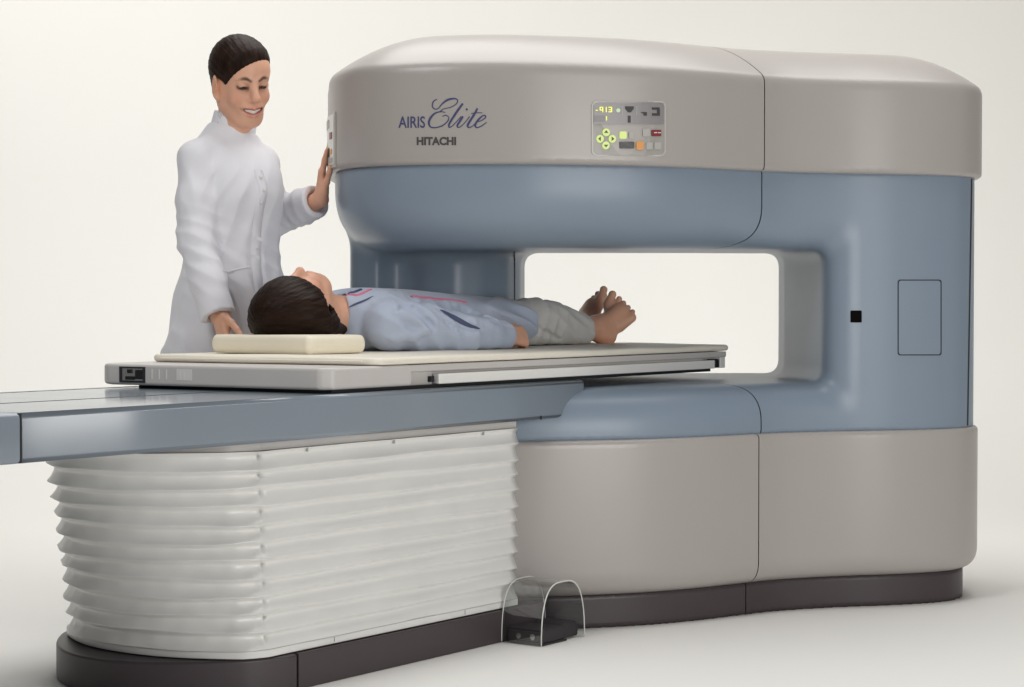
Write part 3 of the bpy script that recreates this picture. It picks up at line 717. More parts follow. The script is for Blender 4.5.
for k in range(n - 1):
    F += [(k, k + 1, 2 * n + k + 1, 2 * n + k), (n + k + 1, n + k, 3 * n + k, 3 * n + k + 1), (k + 1, k, n + k, n + k + 1), (2 * n + k, 2 * n + k + 1, 3 * n + k + 1, 3 * n + k)]
F += [(0, 2 * n, 3 * n, n), (n - 1, 2 * n - 1, 4 * n - 1, 3 * n - 1)]
mb = MB(); mb.add(V, F); gd = mb.build('guard', M['acrylic'], fp, False)
for w in (.352, .486):
    mb = MB(); mb.tube([T(u, w, max(z, .003)) for u, z in arch], .0017, 6); mb.build('guard_edge', M['panel_white'], gd, True)

# ------------------------------------------------------------------ people
def unit(v): v = np.asarray(v, float); return v / np.linalg.norm(v)
def frame(fwd, up):
    f = unit(fwd); up = np.asarray(up, float); up = unit(up - f * (up @ f)); return np.cross(up, f), f, up      # left, forward, up
def rot(v, ax, a):
    ax = unit(ax); return v * math.cos(a) + np.cross(ax, v) * math.sin(a) + ax * (ax @ v) * (1 - math.cos(a))
def head(s, o, fr, sc=1.0, smile=1.0):
    L, Fw, Up = fr; R = np.array([L, Fw, Up])
    def h(x, y, z): return o + sc * (x * L + y * Fw + z * Up)
    def r(*a): return np.array(a) * sc
    s.ell(h(0, -.012, .036), r(.076, .096, .084), R, .02)
    s.ell(h(0, .026, -.030), r(.058, .064, .088), R, .035)
    s.ell(h(0, .050, .045), r(.055, .038, .045), R, .035); s.ell(h(-.050, -.006, -.035), r(.018, .035, .035), R, .03); s.ell(h(.050, -.006, -.035), r(.018, .035, .035), R, .03)             # forehead
    s.cap(h(-.016, .052, -.098), h(.016, .052, -.098), .020 * sc, k=.03)
    s.cap(h(-.046, .005, -.062), h(-.020, .050, -.096), .016 * sc, k=.03); s.cap(h(.046, .005, -.062), h(.020, .050, -.096), .016 * sc, k=.03)
    s.ell(h(0, .070, -.103), r(.020, .017, .015), R, .022)            # chin
    for g in (-1, 1):
        s.ell(h(g * .037, .060, -.033), r(.021, .020, .019), R, .028)  # cheek
        s.ell(h(g * .031, .097, .004), r(.015, .014, .010), R, .014, 'sub')   # eye socket
        s.ell(h(g * .031, .0785, .004), r(.0145, .011, .0105), R, .005)      # closed-down lid
        s.cap(h(g * .014, .087, .022), h(g * .042, .075, .024), .0075 * sc, .006 * sc, .014)  # brow ridge
        s.ell(h(g * .0115, .093, -.034), r(.0075, .009, .0065), R, .008)     # nostril wing
        ey = .002 if g < 0 else -.032; E_ = np.array([unit(L + .55 * g * -Fw), unit(Fw + .55 * g * L), Up])
        s.ell(h(g * .080, ey, -.010), [.009 * sc, .026 * sc, .034 * sc], E_, .006)
        s.ell(h(g * .092, ey + .012, -.006), [.008 * sc, .012 * sc, .020 * sc], E_, .004, 'sub')
        s.ell(h(g * .076, ey + .006, -.040), [.007 * sc, .011 * sc, .011 * sc], E_, .006)
        s.cap(h(g * .020, .086, -.042), h(g * .034, .070, -.070), .0028 * sc, k=.006, mode='sub') if smile else None
    s.cap(h(0, .088, .012), h(0, .108, -.027), .0075 * sc, .0115 * sc, .014)  # nose
    s.ell(h(0, .108, -.030), r(.0105, .010, .009), R, .008)
    s.ell(h(0, .076, -.066), r(.034, .024, .026), R, .02)             # muzzle
    up_ = [(-.034, .070, -.053), (-.018, .089, -.058), (0, .097, -.059), (.018, .089, -.058), (.034, .070, -.053)]
    lo_ = [(-.034, .070, -.053), (-.021, .086, -.073), (0, .093, -.080), (.021, .086, -.073), (.034, .070, -.053)]
    mid = [(-.031, .076, -.056), (-.017, .092, -.065), (0, .099, -.069), (.017, .092, -.065), (.031, .076, -.056)]
    if smile:
        s.chain([h(*p) for p in mid], [.004 * sc, .0085 * sc, .010 * sc, .0085 * sc, .004 * sc], .003, 'sub')
        s.chain([h(*p) for p in up_], [.003 * sc, .0042 * sc, .0045 * sc, .0042 * sc, .003 * sc], .004)
        s.chain([h(*p) for p in lo_], [.003 * sc, .005 * sc, .0058 * sc, .005 * sc, .003 * sc], .004)
    else:
        for p in (up_, lo_): s.chain([h(p[i][0] * .8, p[i][1] + .001, -.068 + (p[i][2] + .068) * .6) for i in range(5)], [.003, .0045, .005, .0045, .003], .004)
    return h, dict(up=[h(*p) for p in up_], lo=[h(*p) for p in lo_], mid=[h(*p) for p in mid],
                   brow=[[h(g * .013, .095, .021), h(g * .028, .092, .028), h(g * .046, .076, .022)] for g in (-1, 1)],
                   lash=[[h(g * .018, .087, -.001), h(g * .031, .0895, -.004), h(g * .044, .080, .001)] for g in (-1, 1)],
                   cheek=[h(g * .042, .075, -.034) for g in (-1, 1)], nose=[h(0, .115, -.03)])
def dist_chain(P, pts, n=5):
    C = np.array(catmull(pts, n)); d = np.full(len(P), 9.)
    m = np.linalg.norm(P - C.mean(0), axis=1) < .12; Q = P[m]; dd = np.full(len(Q), 9.)
    for c in C: dd = np.minimum(dd, np.linalg.norm(Q - c, axis=1))
    d[m] = dd; return d
SKIN = np.array([.71, .395, .27])
def tint_body(o, V, marks, extra=None):
    c = np.tile(SKIN, (len(V), 1))
    def mix(d, r0, r1, colr, a=1.0):
        nonlocal c
        t = np.clip((r1 - d) / (r1 - r0), 0, 1)[:, None] * a; c = c * (1 - t) + np.array(colr) * t
    if marks:
        for q in marks['cheek']: mix(np.linalg.norm(V - q, axis=1), .005, .034, (.66, .27, .19), .45)
        for q in marks['nose']: mix(np.linalg.norm(V - q, axis=1), .003, .018, (.64, .28, .20), .35)
        mix(dist_chain(V, marks['mid']), .006, .010, (.16, .03, .03), .9) if marks.get('open') else None
        mix(dist_chain(V, marks['up']), .0035, .0075, (.50, .14, .13), .9); mix(dist_chain(V, marks['lo']), .0045, .0085, (.52, .16, .15), .9)
        for q in marks['brow']: mix(dist_chain(V, q), .0030, .0066, (.05, .025, .016), .92)
        for q in marks['lash']: mix(dist_chain(V, q), .0036, .0074, (.02, .011, .008), .97); 
        for q in marks['lash']: mix(dist_chain(V, q), .006, .016, (.40, .19, .13), .35)
    if extra: 
        for q, r0, r1, colr, a in extra: mix(dist_chain(V, q), r0, r1, colr, a)
    at = o.data.color_attributes.new('tint', 'FLOAT_COLOR', 'POINT'); at.data.foreach_set('color', np.c_[c, np.ones(len(c))].astype(np.float32).ravel())
def hand(s, wr, dr, nrm, thumb, sc=1.0, curl=(10, 14, 12), spread=.10, thumb_out=35, k=.007):
    """five separate fingers; nrm points out of the back of the hand, thumb to the thumb's side"""
    dr = unit(dr); nrm = unit(np.asarray(nrm, float) - dr * (dr @ np.asarray(nrm, float))); th = np.cross(dr, nrm); th = th if th @ np.asarray(thumb, float) > 0 else -th
    nails = []
    base = [(.028, .086, .075, .0088), (.0095, .090, .083, .0092), (-.0095, .085, .077, .0088), (-.027, .076, .060, .0078)]   # side, knuckle distance, finger length, radius
    P0 = wr
    for sd, kd, fl, r in base: s.cap(wr + th * sd * .45 * sc, wr + (dr * kd + th * sd) * sc + nrm * .002, .0145 * sc, .0105 * sc, .016)
    s.ell(wr + (dr * .035 + th * .022) * sc - nrm * .010 * sc, np.array([.016, .032, .014]) * sc, np.array([th, dr, nrm]), .014)
    for i, (sd, kd, fl, r) in enumerate(base):
        p = wr + (dr * kd + th * sd) * sc; d = unit(dr + th * spread * (sd / .028)); a = 0
        for j, fr_ in enumerate((.46, .31, .23)):
            a = curl[j] * (1 + .12 * i); d = rot(d, np.cross(d, -nrm) if j == 0 else ax, math.radians(a)); ax = np.cross(unit(dr), -nrm)
            q = p + d * fl * fr_ * sc; s.cap(p, q, r * sc * (1 - .08 * j), r * sc * (1 - .08 * (j + 1)), k if j == 0 else .003); p = q
    p = wr + (dr * .020 + th * .026) * sc - nrm * .006 * sc; a = math.radians(thumb_out); d = unit(dr * math.cos(a) + th * math.sin(a) - nrm * .25)
    s.cap(wr + dr * .012 * sc + th * .010 * sc, p, .014 * sc, .0125 * sc, .012)
    for l_, r in ((.040, .0115), (.032, .0100), (.022, .0090)):
        q = p + d * l_ * sc; s.cap(p, q, r * sc, r * sc * .92, .005); p = q; d = unit(d + dr * .25)
def foot(s, ank, heel, big, little, toe):
    """ankle, heel, ball points and the direction the toes point"""
    ank, heel, big, little = map(lambda q: np.asarray(q, float), (ank, heel, big, little)); toe = unit(toe); acr = unit(little - big); mid = (big + little) / 2
    s.cap(heel, ank, .027, .033, .03); s.cap(ank, mid, .033, .023, .03); s.cap(heel, mid, .024, .018, .03)
    for t in (0, .34, .67, 1): p = big + (little - big) * t; s.cap(heel * .45 + mid * .55 + acr * (t - .5) * .05, p, .018, .0155, .018)
    s.cap(big, big + toe * .008, .020, .019, .015)
    sole = unit(np.cross(acr, toe)); sole = sole if sole @ (heel - ank) > 0 else -sole
    for i, (t, l_, r) in enumerate(((-.02, .036, .0125), (.29, .034, .0094), (.51, .029, .0088), (.74, .024, .0083), (.96, .019, .0080))):
        p = big + (little - big) * t; d1 = unit(toe + acr * (t - .4) * .02); q = p + d1 * l_ * .55; e = q + unit(d1 + sole * .35) * l_ * .45
        s.cap(p, q, r * 1.08, r, .006); s.cap(q, e, r, r * 1.06, .003)
def folds(P, spec):
    d = np.zeros(len(P))
    for c, rad, kv, amp, ph in spec:
        q = P - np.asarray(c); g = np.exp(-(q * q).sum(1) / rad ** 2); m = g > .02
        if m.any():
            v = np.sin(.33 * (q[m] @ np.asarray(kv, float)) + ph + 1.0 * np.sin(q[m] @ np.array([15., -9, 11]) + ph) + .15 * np.sin(q[m] @ np.array([-41., 33, 27])))
            d[m] -= amp * 1.5 * g[m] * ((1 - np.sqrt(v * v + .010)) - .36)
    return d

# ---- the radiographer behind the table
FD = unit([.73, -.683, 0]); LD = np.array([-FD[1], FD[0], 0]); CX = np.array([-.82, 5.87, 0])
def B(f, l, z): return CX + FD * f + LD * l + Z3 * z
nurse = thing('person', 'smiling standing woman in a white lab coat, one hand on the scanner', 'person', CX)
yaw, pit, rol = math.radians(32), math.radians(18), math.radians(6)
hf = np.array([math.sin(yaw) * math.cos(pit), -math.cos(yaw) * math.cos(pit), -math.sin(pit)])
hu_ = unit(np.array([math.sin(yaw) * math.sin(pit), -math.cos(yaw) * math.sin(pit), math.cos(pit)])); hu_ = rot(hu_, hf, rol)
HO = np.array([-.788, 5.835, 1.579]); hfr = frame(hf, hu_)
SHR, ELR, WRR = np.array([-.912, 5.772, 1.352]), np.array([-.903, 5.715, 1.115]), np.array([-.829, 5.635, .905])
SHL, ELL, WRL = np.array([-.748, 5.955, 1.345]), np.array([-.742, 6.15, 1.185]), np.array([-.572, 5.99, 1.242])
b = Sdf()
hp, marks = head(b, HO, hfr, 1.02); marks['open'] = True
b.cap(hp(0, -.030, -.06), B(-.005, 0, 1.40), .044, .052, .03); b.cap(hp(0, -.015, -.06), B(.012, 0, 1.41), .034, .044, .02)
b.stack(CX * 0 + B(0, 0, 0), Z3, LD, FD, [(.80, 0, 0, .13, .10), (.92, 0, 0, .15, .11), (1.05, 0, 0, .12, .085), (1.2, 0, .01, .135, .09), (1.32, 0, .0, .14, .085), (1.40, 0, -.01, .09, .06), (1.44, 0, -.01, .05, .05)], .03)
for sh, el, wr in ((SHR, ELR, WRR), (SHL, ELL, WRL)): b.chain([sh, el, wr], [.048, .036, .024], .03)
hand(b, WRR, [.30, -.28, -.90], [-.75, -.45, -.25], [.5, -.8, -.2], .95, (30, 40, 30), .05, 30)
hand(b, WRL, [.06, .02, 1], [-1, -.1, .05], [0, -1, .1], .93, (6, 6, 4), .16, 28)
for g in (-1, 1):
    b.chain([B(0, g * .08, .86), B(.01, g * .085, .47), B(-.01, g * .09, .085)], [.078, .052, .036], .03)
    b.cap(B(-.02, g * .09, .045), B(.10, g * .105, .03), .034, .028, .03)
V, F = b.mesh(.0036)
bo = obj('body', V, F, M['skin'], nurse); tint_body(bo, V, marks)
nurse_s = b
# hair
hs = Sdf(); R_ = np.array(hfr); sk = Sdf()
sk.ell(hp(0, -.012, .036), np.array([.076, .096, .084]) * 1.02, R_, .02); sk.ell(hp(0, .026, -.030), np.array([.058, .064, .088]) * 1.02, R_, .035); sk.ell(hp(0, .050, .045), np.array([.055, .038, .045]) * 1.02, R_, .035)
n_ = unit(hfr[1] * .62 - hfr[2] * .62 + hfr[0] * .26); p_ = hp(0, .088, .072)
def scalp(P):
    x = (P - p_) @ n_; x = x + .004 * np.sin(((P - HO) @ hfr[0]) * 90) * 0
    th = .0012 + .0095 * np.clip(-x / .035, 0, 1) ** .7
    return smax(sk(P) - th, x, .004)
hs.op(scalp, HO - .16, HO + .16, .004)
for g in (-1, 1): hs.ell(hp(g * .084, .016, -.024), (.03, .034, .038), R_, .012, 'sub')
bk = Sdf(); bk.ell(hp(0, -.045, -.012), np.array([.069, .066, .078]), R_, .03)
hs.op(lambda P: smax(bk(P), (P - hp(0, .006, 0)) @ unit(hfr[1] - .35 * hfr[2]), .01), HO - .16, HO + .16, .012)
hs.ell(hp(0, -.118, .02), (.040, .034, .040), R_, .016)
def hpost(P, d):
    q = (P - HO) @ R_.T; a = np.arctan2(q[:, 0], q[:, 2] + .03); return d + .0004 * np.sin(a * 46 + 3 * np.sin(q[:, 1] * 30)) + .0003 * np.sin(a * 97 + q[:, 1] * 40)
hs.post = hpost; V, F = hs.mesh(.0034); obj('hair', V, F, M['hair'], nurse)
# teeth and eyes
ts = Sdf(); ts.chain([p - hfr[1] * .0105 + hfr[2] * .002 for p in marks['mid']], [.003, .0078, .0088, .0078, .003], .002)
V, F = ts.mesh(.0016); obj('teeth', V, F, M['teeth'], nurse)
for g in (-1, 1):
    e = Sdf(); e.ell(hp(g * .0312, .0878, .0002), (.0118, .0050, .0048), np.array([unit(hfr[0] - g * .42 * hfr[1]), unit(hfr[1] + g * .42 * hfr[0]), hfr[2]]), .001); V, F = e.mesh(.0016); obj('eye', V, F, M['eye'], nurse)
# lab coat
c = Sdf()
c.stack(B(0, 0, 0), Z3, LD, FD, [(.46, 0, -.02, .245, .20), (.62, 0, -.02, .222, .18), (.80, 0, -.012, .202, .155), (.95, 0, -.005, .178, .135), (1.06, 0, 0, .152, .112), (1.16, 0, .005, .150, .110), (1.26, 0, .012, .152, .120), (1.32, 0, .006, .152, .108), (1.365, 0, -.004, .142, .090), (1.40, 0, -.012, .116, .074), (1.43, 0, -.014, .084, .064), (1.455, 0, -.016, .060, .056)], .02, pw=2.15)
nb, nt_ = B(-.012, .0, 1.395), hp(0, -.022, -.092)
dv = unit(nt_ - nb); c.cap(nb, nb + dv * .03, .069, .066, .028)
c.chain([SHR + np.array([.035, .02, .020]), SHR + np.array([.002, 0, -.004]), SHR * .5 + ELR * .5, ELR, ELR * .45 + WRR * .55, WRR + (WRR - ELR) * .03], [.042, .050, .053, .052, .051, .051], .022)
c.chain([SHL - np.array([.03, .02, -.012]), SHL, SHL * .5 + ELL * .5, ELL, ELL * .35 + WRL * .65, WRL - (WRL - ELL) * .06], [.048, .052, .053, .053, .052, .051], .018)
for el, wr, e in ((ELR, WRR, .012), (ELL, WRL, -.022)):
    dv = unit(wr - el); p = wr + dv * e; q = wr + dv * .08
    c.cut(p, dv, p - .075, p + .075, .004, .066); c.cap(p - dv * -.012, q, .038, .040, .003, 'sub')
# open collar top
dv = unit(nt_ - nb); p = nb + dv * .052; tilt = unit(dv + FD * .06)
c.cut(p, tilt, p - [.09, .09, .07], p + [.09, .09, .1], .004); c.cap(p - dv * .035, p + dv * .06, .053, .058, .003, 'sub')
c.cap(B(0, 0, .40), B(0, 0, .50), .19, .19, .004, 'sub')
cs_ = [(ELR, .09, (40, 60, 190), 0.00442, 0), (ELR * .5 + WRR * .5, .08, (90, -40, 210), 0.00416, 1), (SHR * .7 + ELR * .3, .10, (150, 90, 20), 0.00338, 1), (SHR * .3 + ELR * .7, .09, (120, -60, 70), 0.00364, 1.6),
       (ELL * .45 + WRL * .55, .09, (190, -90, 60), 0.00390, .5), (B(.1, -.06, 1.20), .12, (110, 90, -80), 0.00442, .3), (B(.1, .05, 1.08), .11, (60, 40, 150), 0.00390, 1.2), (SHR + np.array([.07, 0, -.06]), .08, (150, 90, -90), 0.00572, 2.1),
       (B(.05, -.12, 1.05), .09, (50, 80, 150), 0.00520, .7), (B(.1, 0, .93), .16, (95, 110, 12), 0.00585, .5), (B(.08, -.1, .78), .20, (80, 95, 8), 0.00780, .9), (B(-.1, -.1, .78), .22, (75, 90, 8), 0.00910, .2), (B(.08, .1, .8), .2, (85, 95, 8), 0.00650, 1.7)]
c.post = lambda P, d: d + folds(P, cs_) + .0011 * wob(P, 38.)
V, F = c.mesh(.0052); co = obj('lab_coat', V, F, M['coat'], nurse)
k = Sdf(); k.cap(nb + dv * .0, nb + dv * .10, .0705, .0625, .004); k.cut(nb + dv * .089, tilt, nb - .3, nb + .3, .005); k.cut(nb + dv * .030, -dv, nb - .3, nb + .3, .003); k.cap(nb - dv * .05, nb + dv * .16, .0695, .0555, .003, 'sub')
k.post = lambda P, d: d + .0010 * wob(P, 50.); V, F = k.mesh(.0032); obj('stand_collar', V, F, M['coat'], co)
pts = [B(.25, .004, z) for z in (1.40, 1.36, 1.28, 1.18, 1.08, .98, .88, .78, .66)]
def strip(pts, wd, off, th, nm, m, fn, par):
    V, F = ribbon3(fn, pts, wd, off, th); o = obj(nm, V, F, m, par); return o
pk = project(c, np.array([c_ for c_ in pts]), 30, .03)
strip(pk, .034, .0007, .002, 'placket', M['coat'], c, co)
for i, z in enumerate((1.365, 1.285, 1.19, 1.09, .985)):
    P = project(c, np.array([B(.25, .006, z)]), 30, .03); N_ = normals(c, P)[0]; P = P[0]
    MB().tube([P + N_ * .001, P + N_ * .004, P + N_ * .0046], [.0055, .0055, .0045], 14).build('button', M['white'], co, True)
pr = project(c, np.array([B(.2, l_, 1.045) for l_ in (-.13, -.10, -.06, -.03)]), 30, .03); strip(pr, .004, .0012, .001, 'pocket_edge', M['coat'], c, co)
tr = Sdf()
for g in (-1, 1): tr.chain([B(0, g * .08, .80), B(.01, g * .085, .47), B(-.01, g * .09, .11)], [.09, .068, .058], .03)
V, F = tr.mesh(.010); obj('trousers', V, F, M['pants'], nurse)
for g in (-1, 1):
    sh = Sdf(); sh.cap(B(-.03, g * .09, .042), B(.10, g * .105, .034), .042, .036, .03); sh.cap(B(-.015, g * .09, .05), B(-.012, g * .09, .09), .043, .042, .02)
    sh.cut(B(0, g * .09, .003), [0, 0, -1], B(-.2, g * .09 - .1, -.1), B(.25, g * .09 + .15, .06), .006); V, F = sh.mesh(.007); obj('shoe', V, F, M['shoe'], nurse)

# ---- the patient lying on the mat (built in table coordinates, u along the body)
UD, WD = U3, W3
pat = thing('person', 'barefoot dark haired patient in pale blue gown lying on their back on the table', 'person', T(4.6, -.1, .797))
def L(u, w, z): return T(u, w, z)
pf = unit(Z3 * math.cos(math.radians(9)) - UD * math.sin(math.radians(9))); pfr = frame(pf, -UD); PO = L(4.098, -.125, .916)
s = Sdf(); ph_, pm = head(s, PO, pfr, .95, 0)
s.cap(ph_(0, -.03, -.07), L(4.30, -.12, .875), .047, .055, .03); s.cap(ph_(0, .01, -.085), L(4.28, -.12, .90), .038, .045, .02)
s.stack(L(0, 0, 0), UD, WD, Z3, [(4.24, -.12, .88, .07, .055), (4.30, -.12, .88, .13, .07), (4.40, -.12, .88, .15, .075), (4.6, -.12, .875, .13, .07), (4.85, -.12, .868, .145, .065), (4.95, -.12, .865, .14, .06)], .03)
HNR, HFR = L(4.74, .118, .838), L(4.76, -.37, .835)
s.chain([L(4.31, .035, .87), L(4.53, .115, .842), HNR], [.048, .036, .025], .03); s.chain([L(4.31, -.275, .87), L(4.54, -.355, .842), HFR], [.048, .036, .025], .03)
hand(s, HNR, UD * 1 + WD * .02 - Z3 * .08, Z3 * .55 + WD * .85, Z3 * .8 - WD * .6, .98, (32, 44, 30), .12, 24, .004); hand(s, HFR, UD - WD * .02 - Z3 * .05, Z3 * .8 - WD * .6, Z3 * .6 + WD * .8, .98, (30, 40, 30), .05, 25)
ANN, ANF = L(5.425, -.025, .848), L(5.515, -.155, .848)
s.chain([L(4.90, -.05, .868), L(5.16, -.035, .868), L(5.30, -.03, .846), ANN], [.066, .054, .046, .034], .03); s.chain([L(4.90, -.19, .868), L(5.20, -.175, .868), L(5.37, -.165, .846), ANF], [.066, .054, .046, .034], .03)
foot(s, ANN + UD * .01, L(5.462, -.008, .822), L(5.520, -.034, .924), L(5.530, .046, .882), UD * .12 + Z3 * .95 + WD * .22)
foot(s, ANF + UD * .01, L(5.555, -.165, .822), L(5.625, -.135, .940), L(5.625, -.210, .900), UD * .15 + Z3 * 1 - WD * .05)
V, F = s.mesh(.0042); po = obj('body', V, F, M['skin'], pat); tint_body(po, V, pm)
# hair spread on the pillow
hs = Sdf(); R_ = np.array(pfr); hs.ell(ph_(0, -.014, .036), (.094, .110, .098), R_, .01); hs.ell(L(4.062, -.112, .905), (.118, .112, .078), np.array([UD, WD, Z3]), .04)
n_ = UD * .82 + Z3 * .57; hs.cut(L(4.098, -.1, 1.005), n_, L(3.9, -.35, .75), L(4.35, .15, 1.1), .016)
hs.cap(L(4.06, -.05, .90), L(4.13, -.045, .872), .050, .030, .04); hs.cap(L(4.12, -.05, .868), L(4.20, -.05, .860), .028, .014, .03); hs.cap(ph_(-.07, .008, -.020), ph_(-.07, .008, -.020) + WD * .12, .027, .030, .010, 'sub'); hs.cap(L(4.06, -.21, .88), L(4.18, -.22, .865), .045, .022, .04)
hs.cut(L(4.0, 0, .8465), [0, 0, -1], L(3.8, -.4, .70), L(4.35, .2, .86), .008)
def ppost(P, d):
    q = (P - PO) @ R_.T; a = np.arctan2(q[:, 0], q[:, 1] + .02); m = .5 + .5 * np.sin(a * 5 + q[:, 2] * 25); return d + .0010 * m * np.sin(a * 17 + 5 * np.sin(q[:, 2] * 16)) + .0005 * np.sin(a * 39 + 3 * np.sin(q[:, 2] * 31)) + .0004 * np.sin(a * 71 + q[:, 2] * 50)
hs.post = ppost; V, F = hs.mesh(.0036); obj('hair', V, F, M['hair2'], pat)
# gown top
g = Sdf()
g.stack(L(0, 0, 0), UD, WD, Z3, [(4.235, -.12, .885, .075, .062), (4.275, -.12, .884, .125, .078), (4.33, -.12, .884, .172, .090), (4.43, -.12, .884, .180, .092), (4.58, -.12, .882, .172, .088), (4.72, -.12, .880, .168, .081), (4.86, -.12, .876, .172, .078), (4.97, -.12, .872, .172, .072), (5.02, -.12, .868, .165, .066)], .02, pw=2.5, round_=.02)
g.chain([L(4.31, .025, .872), L(4.42, .070, .862), L(4.53, .118, .846), L(4.64, .125, .840), L(4.735, .120, .834)], [.072, .066, .056, .048, .044], .014)
g.chain([L(4.31, -.265, .872), L(4.42, -.31, .862), L(4.54, -.355, .846), L(4.745, -.37, .836)], [.072, .066, .055, .042], .028)
for p, dv in ((L(4.728, .12, .835), UD), (L(4.74, -.37, .836), UD)): g.cut(p, dv, p - .075, p + .075, .004, .06); g.cap(p - dv * .05, p + dv * .06, .034, .036, .003, 'sub')
g.cap(L(4.20, -.115, .905), L(4.285, -.115, .905), .056, .050, .008, 'sub')                     # neck opening
g.cap(L(4.24, -.115, .965), L(4.35, -.118, .990), .030, .014, .01, 'sub')
def crease(pts_, rr, k, out, mode):
    P = trace(g, [p[0] for p in pts_], [p[1] for p in pts_]); P = np.array(catmull(list(P), 3)); N_ = normals(g, P); r_ = rr * np.sin(np.linspace(.35, math.pi - .35, len(P))); g.chain(list(P + N_ * out), list(r_), k, mode)
for pts_ in ([(428, 328), (412, 318), (396, 313)], [(428, 331), (410, 336), (392, 338)], [(436, 326), (424, 312), (414, 303)], [(470, 318), (486, 324), (500, 330)], [(448, 303), (470, 312), (492, 320)]):
    crease(pts_, .012, .016, -.004, 'add')
for pts_, rr in (([(397, 311), (404, 306), (413, 306)], .009), ([(420, 318), (428, 322), (435, 329)], .010), ([(437, 308), (452, 316), (466, 325), (482, 330)], .014), ([(444, 320), (456, 328), (470, 332)], .010), ([(484, 316), (500, 322), (512, 327)], .009)):
    crease(pts_, rr, .006, rr * .25, 'sub')
gs = [(L(4.36, .07, .87), .10, UD * 120 + Z3 * 140, 0.00696, 0), (L(4.50, .11, .85), .09, UD * 150 + Z3 * 60, 0.00609, 1), (L(4.66, .12, .84), .07, UD * 110 - Z3 * 90, 0.00261, .4), (L(4.80, .05, .90), .10, UD * 40 + WD * 120 + Z3 * 120, 0.00580, 1.9), (L(4.92, .05, .88), .09, UD * 50 - WD * 100 + Z3 * 110, 0.00580, .2), (L(4.35, .02, .9), .08, UD * 150 + WD * 80, 0.00507, .5)]
g.post = lambda P, d: d + folds(P, gs) + .0005 * wob(P, 36., .7)
g.cut(L(4.6, 0, .7985), [0, 0, -1], L(4.1, -.5, .65), L(5.1, .3, .84), .01)
V, F = g.mesh(.0042); go = obj('gown', V, F, M['shirt'], pat)
def px_strip(pts, wd, nm, m, fn, par, off=.0032):
    P = trace(fn, [p[0] for p in pts], [p[1] for p in pts]); return strip(P, wd, off, .0015, nm, m, fn, par)
px_strip([(334, 305), (343, 301), (356, 295.4), (371, 289.8)], .006, 'piping', M['pink'], g, go)
px_strip([(333, 301), (342, 297), (352, 292.8), (361, 289.8)], .010, 'piping', M['navy'], g, go)
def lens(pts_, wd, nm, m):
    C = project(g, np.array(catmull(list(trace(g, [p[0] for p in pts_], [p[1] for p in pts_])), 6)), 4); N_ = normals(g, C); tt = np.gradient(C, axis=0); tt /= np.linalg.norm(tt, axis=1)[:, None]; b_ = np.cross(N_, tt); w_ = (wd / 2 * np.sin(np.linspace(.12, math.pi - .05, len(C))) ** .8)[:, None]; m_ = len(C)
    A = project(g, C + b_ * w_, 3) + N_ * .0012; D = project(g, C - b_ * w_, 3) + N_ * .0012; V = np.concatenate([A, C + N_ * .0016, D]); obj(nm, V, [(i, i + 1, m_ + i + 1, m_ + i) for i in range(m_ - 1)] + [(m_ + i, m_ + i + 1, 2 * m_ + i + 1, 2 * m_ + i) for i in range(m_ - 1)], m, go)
lens([(440, 310), (452, 316.5), (466, 324), (480, 329)], .015, 'side_fold_shade', M['navy']); lens([(349, 307.5), (360, 302.5), (374, 296.5)], .007, 'collar_gap_shade', M['navy'])  # navy patches paint the shade in the side fold and collar gap
px_strip([(411, 297.2), (428, 298.0), (447, 300.0), (466, 302.8)], .0055, 'piping', M['pink'], g, go)
# trousers
t = Sdf()
t.stack(L(0, 0, 0), UD, WD, Z3, [(4.90, -.12, .868, .15, .058), (4.97, -.12, .867, .150, .058), (5.03, -.12, .866, .145, .056)], .03, pw=2.4)
t.chain([L(4.95, -.045, .868), L(5.08, -.035, .872), L(5.17, -.03, .868), L(5.25, -.028, .853), L(5.345, -.022, .846)], [.066, .070, .065, .058, .054], .03)
t.chain([L(4.95, -.195, .868), L(5.10, -.185, .874), L(5.21, -.178, .87), L(5.34, -.17, .855), L(5.45, -.162, .846)], [.066, .070, .065, .058, .054], .03)
for a, bb in ((L(5.345, -.022, .846), L(5.25, -.028, .853)), (L(5.45, -.162, .846), L(5.34, -.17, .855))):
    dv = unit(a - bb); t.cut(a, dv + Z3 * .25, a - .09, a + .09, .004, .075); t.cap(a - dv * -.006, a + dv * .06, .041, .045, .003, 'sub')
ts2 = [(L(5.08, .0, .89), .11, UD * 170 - Z3 * 90, .0040, .3), (L(5.22, .02, .86), .10, UD * 120 + Z3 * 170, .0038, 1.3), (L(5.31, .02, .85), .08, UD * 90 + Z3 * 190, .0030, .4), (L(5.15, -.16, .9), .12, UD * 140 + WD * 90, .0030, 2.)]
P = trace(t, [520, 540, 560], [319, 330, 340]); t.chain(list(P), [.007] * 3, .012, 'sub')
t.post = lambda P, d: d + folds(P, ts2) + .0008 * wob(P, 45., 1.9)
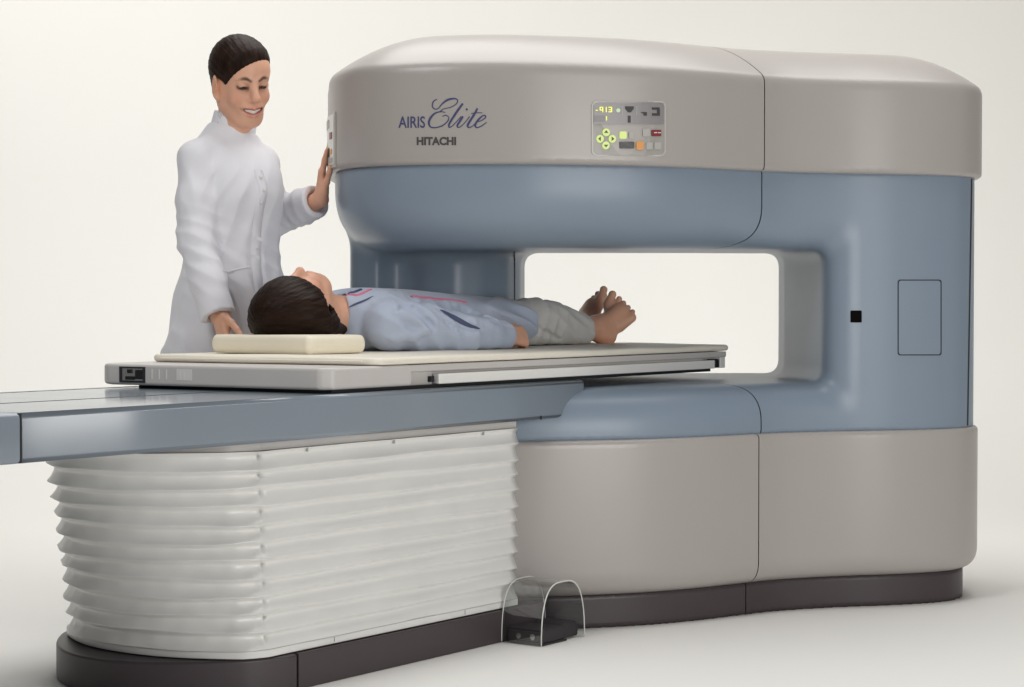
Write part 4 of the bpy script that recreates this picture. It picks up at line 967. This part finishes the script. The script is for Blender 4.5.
t.cut(L(5.1, 0, .7985), [0, 0, -1], L(4.7, -.5, .65), L(5.6, .3, .84), .01)
V, F = t.mesh(.0044); obj('trousers', V, F, M['trouser'], pat)

# ------------------------------------------------------------------ light
w = bpy.data.worlds.new('World'); scene.world = w; w.use_nodes = True
w.node_tree.nodes['Background'].inputs[0].default_value = (1., .99, .97, 1); w.node_tree.nodes['Background'].inputs[1].default_value = .10
def area(name, loc, target, sx, sy, power, colr=(1, 1, 1), spread=180):
    L = bpy.data.lights.new(name, 'AREA'); L.shape = 'RECTANGLE'; L.size = sx; L.size_y = sy; L.energy = power; L.color = colr; L.spread = math.radians(spread)
    o = bpy.data.objects.new(name, L); col.objects.link(o); o.location = loc
    o.rotation_euler = (Vector(target) - Vector(loc)).to_track_quat('-Z', 'Y').to_euler(); return o
area('overhead_softbox', (.4, 6.7, 4.2), (.3, 6.4, 0), 4.4, 3.0, 155, (1, .985, .96))
area('right_softbox', (3.0, 1.3, 1.15), (0., 6.3, .95), 1.8, 1.6, 102, (1, .985, .96))
area('left_softbox', (-2.4, 2.6, 4.0), (-.4, 5.9, 1.1), 1.6, 1.6, 72, (1, .985, .97))
area('backdrop_light', (-3.2, 8.0, 5.0), (-3.0, 10.8, 2.6), 4.0, 1.0, 66, (1, .99, .95), 130)
area('backdrop_light', (3.0, 8.0, 5.2), (3.0, 10.8, 2.0), 4.0, 1.0, 27, (1, .98, .90), 130)

# ------------------------------------------------------------------ camera and output
cd = bpy.data.cameras.new('Camera'); cam = bpy.data.objects.new('Camera', cd); col.objects.link(cam)
cam.location = (0, 0, CAMH); cam.rotation_euler = (math.pi / 2 - PITCH, 0, 0)
cd.sensor_width = 36; cd.lens = FPX / 1024 * 36; cd.clip_end = 100; scene.camera = cam
scene.render.resolution_x = 1024; scene.render.resolution_y = 687
scene.view_settings.view_transform = 'Standard'; scene.view_settings.look = 'None'; scene.view_settings.exposure = 0; scene.view_settings.gamma = 1
scene.cycles.max_bounces = 8; scene.cycles.use_denoising = True
